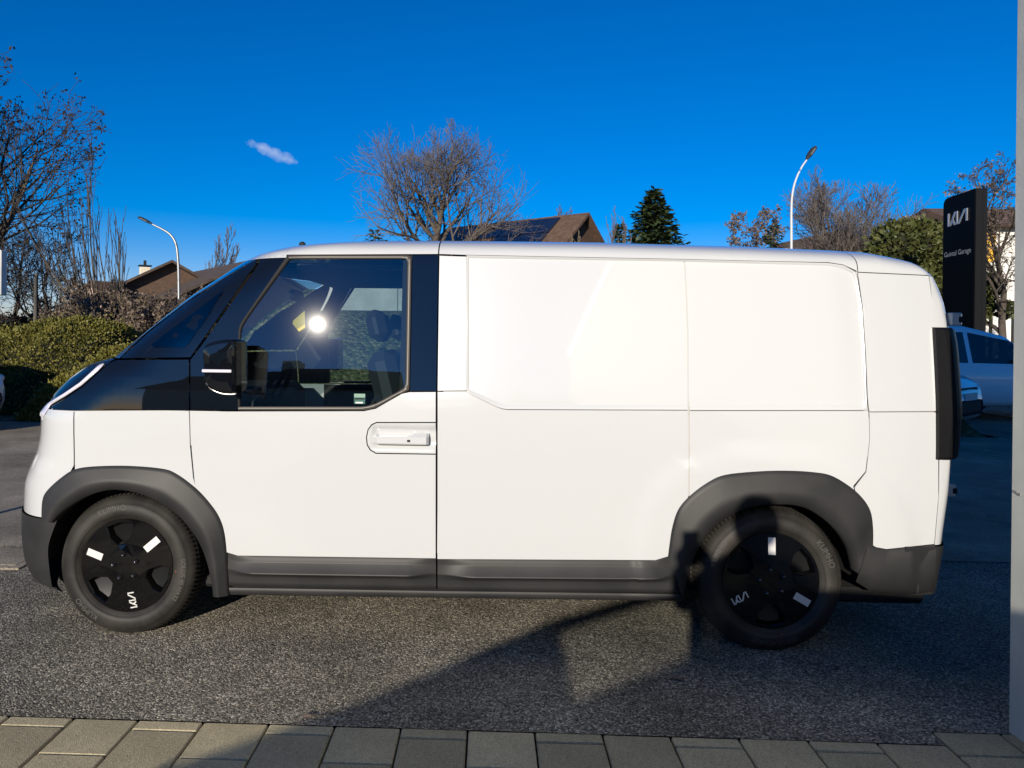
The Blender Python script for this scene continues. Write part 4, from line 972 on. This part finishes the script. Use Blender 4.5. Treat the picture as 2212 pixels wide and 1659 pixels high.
b = tb_(1183, 62); bare_tree('bare_tree', 'faint bare treetop behind the solar roof', b, hgt(1183, 430, 62, b)*1.25, 47, limbs=11, kids=(6, 5, 3), spread=.6, r0=.14, fork=.45, up=.4, ratio=.42, minr=.014)
for i, (px, py, Y) in enumerate(((436, 535, 80), (462, 518, 80), (492, 528, 82), (522, 536, 84))):
    b = tb_(px, Y); bare_tree('bare_tree', ('leftmost', 'second from left', 'third from left', 'rightmost')[i]+' of the thin bare trees on the skyline over the long house', b, hgt(px, py, Y, b)*1.45, 51+i, limbs=9, kids=(5, 5), spread=.5, r0=.13, fork=.3, up=.45, ratio=.45, minr=.018, group='bare trees on the skyline')
for i, (px, py, Y) in enumerate(((1300, 445, 40), (1330, 440, 41), (1508, 508, 62), (2010, 445, 45))):
    b = tb_(px, Y); bare_tree('bare_tree', ('thin bare sapling beside the solar house gable', 'thin bare sapling between the gable and the fir', 'tiny bare treetop right of the fir', 'bare treetop left of the totem')[i], b, hgt(px, py, Y, b)*1.2, 61+i, limbs=9, kids=(5, 4), spread=.45, r0=.07, fork=.3, up=.5, ratio=.42, minr=.010, group='saplings')
# coppiced stems and bare shrubs behind the hedge
b = tb_(262, 16.8); bare_tree('coppiced_shrub', 'clump of tall straight bare stems leaning left by the metal post', b, 5.6, 71, limbs=5, kids=(4,), spread=.32, r0=.034, fork=.35, tw=TWIGD, up=.25, ratio=.45, minr=.006, lean=(-.22, 0), stems=14, group='bare shrubs', cat='shrub', wander=.05)
SH = [(165, 640, 17.5), (215, 640, 18.5), (255, 655, 16.5), (300, 615, 17), (335, 630, 16), (372, 640, 17.5), (405, 640, 19), (130, 650, 19), (50, 655, 19), (440, 620, 20), (10, 650, 17.8)]
names = ('brown bare shrub left of the tall stems', 'brown shrub in front of the small house', 'brown shrub at the foot of the metal post', 'tangled pale shrub below the chimney house', 'pale twiggy shrub beside the windscreen', 'brown shrub at the foot of the left street lamp', 'dense brown shrub right of the left street lamp', 'dark shrub behind the hedge at left', 'dark shrub behind the weathered post', 'brown shrub below the long house', 'dark shrub at the left edge behind the hedge')
for i, (px, py, Y) in enumerate(SH):
    b = tb_(px, Y); bare_tree('bare_shrub', names[i], b, hgt(px, py, Y, b)*.95, 80+i, limbs=6, kids=(6, 5, 3), spread=1.1, r0=.022, fork=.1, tw=DRYTW if i in (3, 4) else TWIG if i in (0, 1, 2, 5, 9) else TWIGD, bk=DRYTW if i in (3, 4) else BARK, up=.15, ratio=.6, minr=.006, stems=7, group='bare shrubs', cat='shrub', wander=.2, tips=(.09, .5, DRYLEAF if i not in (7, 8, 10) else SEED))

def conifer(name, label, base, height, rad, seed, m=FIR, whorls=26, per=13, group='conifers', quad=.36):
    rg = random.Random(seed); t = empty(name, base); tag(t, label, 'tree', group)
    MB().tube([(0, 0, 0), (0, 0, height*.97)], [rad*.07, .02], 8).build('trunk', BARK, t, True); C = MB()
    for k in range(whorls):
        f = k/whorls; z = height*(.12+.88*f); Rr = rad*(1-f)**.8*rg.uniform(.85, 1.1)+.05
        for j in range(per):
            a = rg.uniform(0, 2*math.pi); Rb = Rr*rg.uniform(.7, 1.1); n = max(3, int(Rb/quad*2.6))
            for i in range(n):
                s_ = (i+.7)/n; p = Vector((math.cos(a)*Rb*s_, math.sin(a)*Rb*s_, z-Rb*.25*s_+.1*s_*s_*Rb+rg.uniform(-.1, .1)))
                p += Vector((rg.gauss(0, .12), rg.gauss(0, .12), 0))*Rb*.5*s_
                q_ = quad*rg.uniform(.6, 1.2); out = Vector((math.cos(a+rg.gauss(0, .7)), math.sin(a+rg.gauss(0, .7)), rg.uniform(-.55, .35))).normalized(); sd = out.cross(Vector((rg.gauss(0, .4), rg.gauss(0, .4), 1))).normalized()
                C.add([p, p+out*q_*.5+sd*q_*.28, p+out*q_, p+out*q_*.5-sd*q_*.28], [(0, 1, 2, 3)])
    C.build('crown', m, t); return t
for px, py, Y, rp, sd, lb_ in ((1410, 408, 42, 62, 1, 'large dark green fir above the van roof'), (808, 490, 50, 26, 2, 'small conifer tip left of the big bare tree'), (1336, 480, 48, 13, 3, 'narrow conifer tip left of the large fir'), (1668, 480, 55, 20, 4, 'small conifer beside the pale lamp post')):
    b = tb_(px, Y); H_ = hgt(px, py, Y, b); vis = (525-py)/1550*Y; rw_ = rp/1550*Y
    conifer('conifer', lb_, b, H_, rw_/(min(.9, vis/H_)**.8) if sd != 3 else rw_*2.2, sd, whorls=44 if sd == 1 else 26, per=20 if sd == 1 else 11, quad=.42 if sd == 1 else .34)
# leafy evergreen bushes
def bush(name, label, blobs, Y, seed, m, n, leaf, group='evergreen bushes', cat='bush'):
    rg = random.Random(seed); c0 = at(blobs[0][0], 700, Y); t = empty(name, (c0.x, c0.y, 0)); tag(t, label, cat, group); C = MB(); K = MB()
    tot = sum(b_[2]*b_[3] for b_ in blobs)
    for (px, py, rx, ry) in blobs:
        c = at(px, py, Y)-Vector(t.location); ax_, az_ = rx/1550*Y, ry/1550*Y
        for i in range(int(n*rx*ry/tot)):
            d_ = Vector((rg.gauss(0, 1), rg.gauss(0, 1), rg.gauss(0, 1))).normalized(); s_ = rg.uniform(.72, 1.06)+(.12 if rg.random() < .08 else 0)
            p = c+Vector((d_.x*ax_*s_, d_.y*ax_*.8*s_, d_.z*az_*s_)); q_ = leaf*rg.uniform(.6, 1.3)
            o_ = (d_+Vector((rg.gauss(0, .6), rg.gauss(0, .6), rg.gauss(0, .6)))).normalized(); sd = o_.cross(Vector((rg.gauss(0, 1), rg.gauss(0, 1), rg.gauss(0, 1)))).normalized()
            C.add([p, p+o_*q_*.5+sd*q_*.3, p+o_*q_, p+o_*q_*.5-sd*q_*.3], [(0, 1, 2, 3)])
        ring_ = []
        for j in range(7):
            ph = math.pi*(j/6-.5); ring_.append([c+Vector((math.cos(a)*math.cos(ph)*ax_*.75, math.sin(a)*math.cos(ph)*ax_*.6, math.sin(ph)*az_*.75)) for a in [2*math.pi*k/12 for k in range(12)]])
        for a, b_ in zip(ring_, ring_[1:]): K.quadstrip(a, b_, True)
    K.tube([(0, 0, -.1), (0, 0, at(blobs[0][0], blobs[0][1], Y).z)], .06, 6)
    C.build('foliage', m, t); K.build('stems', HEDGEC, t, True); return t
bush('evergreen_bush', 'dense green evergreen bush between bare tree and totem', [(1935, 545, 52, 62), (1985, 535, 48, 58), (2020, 560, 36, 70), (1900, 570, 36, 40), (1960, 610, 60, 70), (2030, 640, 40, 80)], 25, 5, EVER, 9000, .20)
bush('evergreen_bush', 'brownish treetop above the evergreen bush beside the totem', [(1962, 492, 22, 18), (1985, 500, 26, 20), (2010, 505, 22, 22)], 33, 6, DRYLEAF, 1500, .26)
bush('evergreen_bush', 'low bushes under the larch right of the totem', [(2140, 620, 18, 26), (2128, 655, 14, 30), (2170, 668, 20, 16)], 28, 7, EVER, 1500, .16)
b = tb_(1225, 41); bare_tree('bare_shrub', 'pale twiggy shrub in front of the solar roof', b, hgt(1225, 478, 41, b), 97, limbs=6, kids=(6, 5), spread=.8, r0=.05, fork=.5, tw=DRYTW, bk=DRYTW, up=.3, ratio=.4, minr=.012, stems=6, group='bare shrubs', cat='shrub', lean=(-.1, 0))

# ------------------------------------------------------------------ clipped hedges
def hedge(name, label, foot, tops, seed, n, leaf=.055):
    # foot: list of (x, y_front, y_back) ; tops: z at those x ; rounded mound
    rg = random.Random(seed); xs_ = [f[0] for f in foot]; yf = np.array([f[1] for f in foot]); yk = np.array([f[2] for f in foot]); zt_ = np.array(tops)
    def surf(x, v_):
        a = np.interp(x, xs_, yf); b_ = np.interp(x, xs_, yk); z = np.interp(x, xs_, zt_); e = min(1, max(0.0, min(x-xs_[0], xs_[-1]-x)/.3)); e = math.sqrt(max(0, 1-(1-e)**2))
        y = a+(b_-a)*v_; pr = (1-abs(2*min(1, v_*1.0)-1)**2.2) if v_ > .5 else (1-abs(1-2*v_)**2.0)
        lump = .05*math.sin(x*3.1+v_*5)+.04*math.sin(x*7.3-v_*9+1)
        return Vector((x, y, (z*pr+lump)*e))
    t = empty(name, (xs_[0], foot[0][1], 0)); tag(t, label, 'hedge', 'clipped hedges'); o0 = Vector(t.location)
    K = MB(); nx, nv = 40, 16
    G = [[surf(xs_[0]+(xs_[-1]-xs_[0])*i/nx, j/nv)-o0-Vector((0, 0, .06)) for j in range(nv+1)] for i in range(nx+1)]
    for a, b_ in zip(G, G[1:]): K.quadstrip(a, b_)
    C = MB()
    for i in range(n):
        x = rg.uniform(xs_[0], xs_[-1]); v_ = rg.random()**1.3*.9; p = surf(x, v_)-o0; e = .02
        nn = (surf(x+e, v_)-surf(x, v_)).cross(surf(x, v_+.01)-surf(x, v_)).normalized()
        if nn.z < 0: nn = -nn
        p += nn*rg.uniform(-.07, .05+(.12 if rg.random() < .03 else 0)); o_ = (nn*.9+Vector((rg.gauss(0, .6), rg.gauss(0, .6), rg.gauss(.2, .6)))).normalized(); sd = o_.cross(Vector((rg.gauss(0, 1), rg.gauss(0, 1), rg.gauss(0, 1)))).normalized(); q_ = leaf*rg.uniform(.6, 1.4)
        C.add([p, p+o_*q_*.5+sd*q_*.32, p+o_*q_, p+o_*q_*.5-sd*q_*.32], [(0, 1, 2, 3)])
    C.build('foliage', HEDGE, t); K.build('core', HEDGEC, t, True); return t
def hx(px, Y): return at(px, 800, Y).x
hedge('clipped_hedge', 'long mounded clipped hedge at left behind the dark shadow', [(hx(-160, 13.5), 12.1, 15.6), (hx(0, 13.5), 12.1, 15.6), (hx(120, 13.5), 12.15, 15.6), (hx(210, 13.5), 12.4, 15.6), (hx(262, 13.5), 13.2, 15.4)], [1.42, 1.48, 1.58, 1.64, 1.5], 3, 42000, .045)
hedge('clipped_hedge', 'lower clipped hedge sloping up to the windscreen', [(hx(86, 11.6), 11.0, 12.2), (hx(140, 11.6), 10.95, 12.3), (hx(220, 11.6), 10.95, 12.4), (hx(300, 11.6), 10.95, 12.5), (hx(380, 11.6), 10.95, 12.6)], [.42, .66, .98, 1.22, 1.4], 4, 22000, .042)

# ------------------------------------------------------------------ the photographer, whose shadow falls across the rear wheel
ph_ = empty('person', (.27, -.42, 0)); tag(ph_, 'person in dark jacket holding up a phone, seen only as a shadow', 'person')
SK = [((0, 0, .95), .155), ((0, -.01, 1.12), .15), ((0, 0, 1.30), .165), ((0, 0, 1.44), .11), ((0, .005, 1.52), .058), ((0, .02, 1.58), .075), ((0, .02, 1.655), .098), ((0, .01, 1.73), .07),
      ((-.185, 0, 1.41), .075), ((-.30, .10, 1.19), .055), ((-.26, .30, 1.37), .038), ((.185, 0, 1.41), .075), ((.27, .12, 1.17), .055), ((-.11, .31, 1.37), .038),
      ((-.10, 0, .86), .11), ((-.12, .02, .50), .075), ((-.13, -.01, .10), .05), ((-.14, .13, .05), .045), ((.10, 0, .86), .11), ((.12, .02, .50), .075), ((.13, -.01, .10), .05), ((.14, .13, .05), .045)]
SE = [(0, 1), (1, 2), (2, 3), (3, 4), (4, 5), (5, 6), (6, 7), (3, 8), (8, 9), (9, 10), (3, 11), (11, 12), (12, 13), (0, 14), (14, 15), (15, 16), (16, 17), (0, 18), (18, 19), (19, 20), (20, 21)]
me = bpy.data.meshes.new('body'); me.from_pydata([p for p, r_ in SK], SE, []); bo = bpy.data.objects.new('body', me); COL.objects.link(bo); bo.parent = ph_
me.materials.append(mat('dark_jacket', (.03, .035, .05), .8))
md = bo.modifiers.new('skin', 'SKIN'); sd_ = bo.modifiers.new('sub', 'SUBSURF'); sd_.levels = 1; sd_.render_levels = 2
for i, (p, r_) in enumerate(SK): me.skin_vertices[0].data[i].radius = (r_, r_*(.72 if i < 3 else 1)); me.skin_vertices[0].data[i].use_root = (i == 0)
SKIN = mat('skin', (.45, .27, .19), .5)
for hx_ in (-.245, -.135):      # hands round the phone
    hd = MB(); s_ = 1 if hx_ < -.2 else -1
    hd.tube([(hx_, .31, 1.365), (hx_+.005*s_, .345, 1.395), (hx_+.01*s_, .372, 1.41)], [.026, .034, .024], 10)
    for k, ln in enumerate((.05, .058, .054, .042)): hd.tube([(hx_+.008*s_, .355, 1.38+k*.018), (hx_+.02*s_, .388, 1.385+k*.018), (hx_+.02*s_+ln*.7*s_, .394, 1.388+k*.018)], [.010, .009, .007], 8)
    hd.tube([(hx_, .335, 1.40), (hx_+.02*s_, .36, 1.44), (hx_+.04*s_, .372, 1.455)], [.012, .010, .008], 8)
    hd.build('hand', SKIN, ph_, True)
hr_ = MB().lathe([(0, 1.775), (.06, 1.765), (.092, 1.72), (.104, 1.66), (.098, 1.61), (.075, 1.57)], 20, 'Z', Matrix.Translation((0, -.015, 0))); hr_.build('hair', mat('brown_hair', (.03, .02, .015), .7), ph_, True)
fo_ = empty('mobile_phone', (.075, -.034, 1.40)); tag(fo_, 'black mobile phone in the hands of the photographer', 'phone')
MB().rbox(-.038, .038, -.004, .004, -.06, .10, .003).build('case', DARK, fo_); MB().rbox(-.035, .035, -.0055, -.0045, -.055, .095, .0005).build('screen', BLACK, fo_)

# a few dry leaves blown against the paving edge
for i, (px, py, lb_) in enumerate(((667, 1551, 'pale dry leaf lying on the asphalt at the shadow edge'), (1905, 1593, 'thin dry stalk on the asphalt by the right pavers'), (1466, 1470, 'small dry leaf on the shaded asphalt before the rear wheel'))):
    g = ground_at(px, py); t = empty('dry_leaf', (g.x, g.y, .006), i*1.3); tag(t, lb_, 'leaf', 'fallen leaves')
    q_ = .022 if i != 1 else .012; MB().add([(-.03, 0, 0), (-.01, q_*.5, .006), (.02, q_*.45, .004), (.035, 0, .0), (.018, -q_*.45, .005), (-.012, -q_*.5, .002), (0, 0, .009)], [(0, 1, 6), (1, 2, 6), (2, 3, 6), (3, 4, 6), (4, 5, 6), (5, 0, 6)]).build('blade', DRYLEAF, t); MB().tube([(.034, 0, .001), (.055, .004, .004)], .001, 5).build('stalk', DRYTW, t)
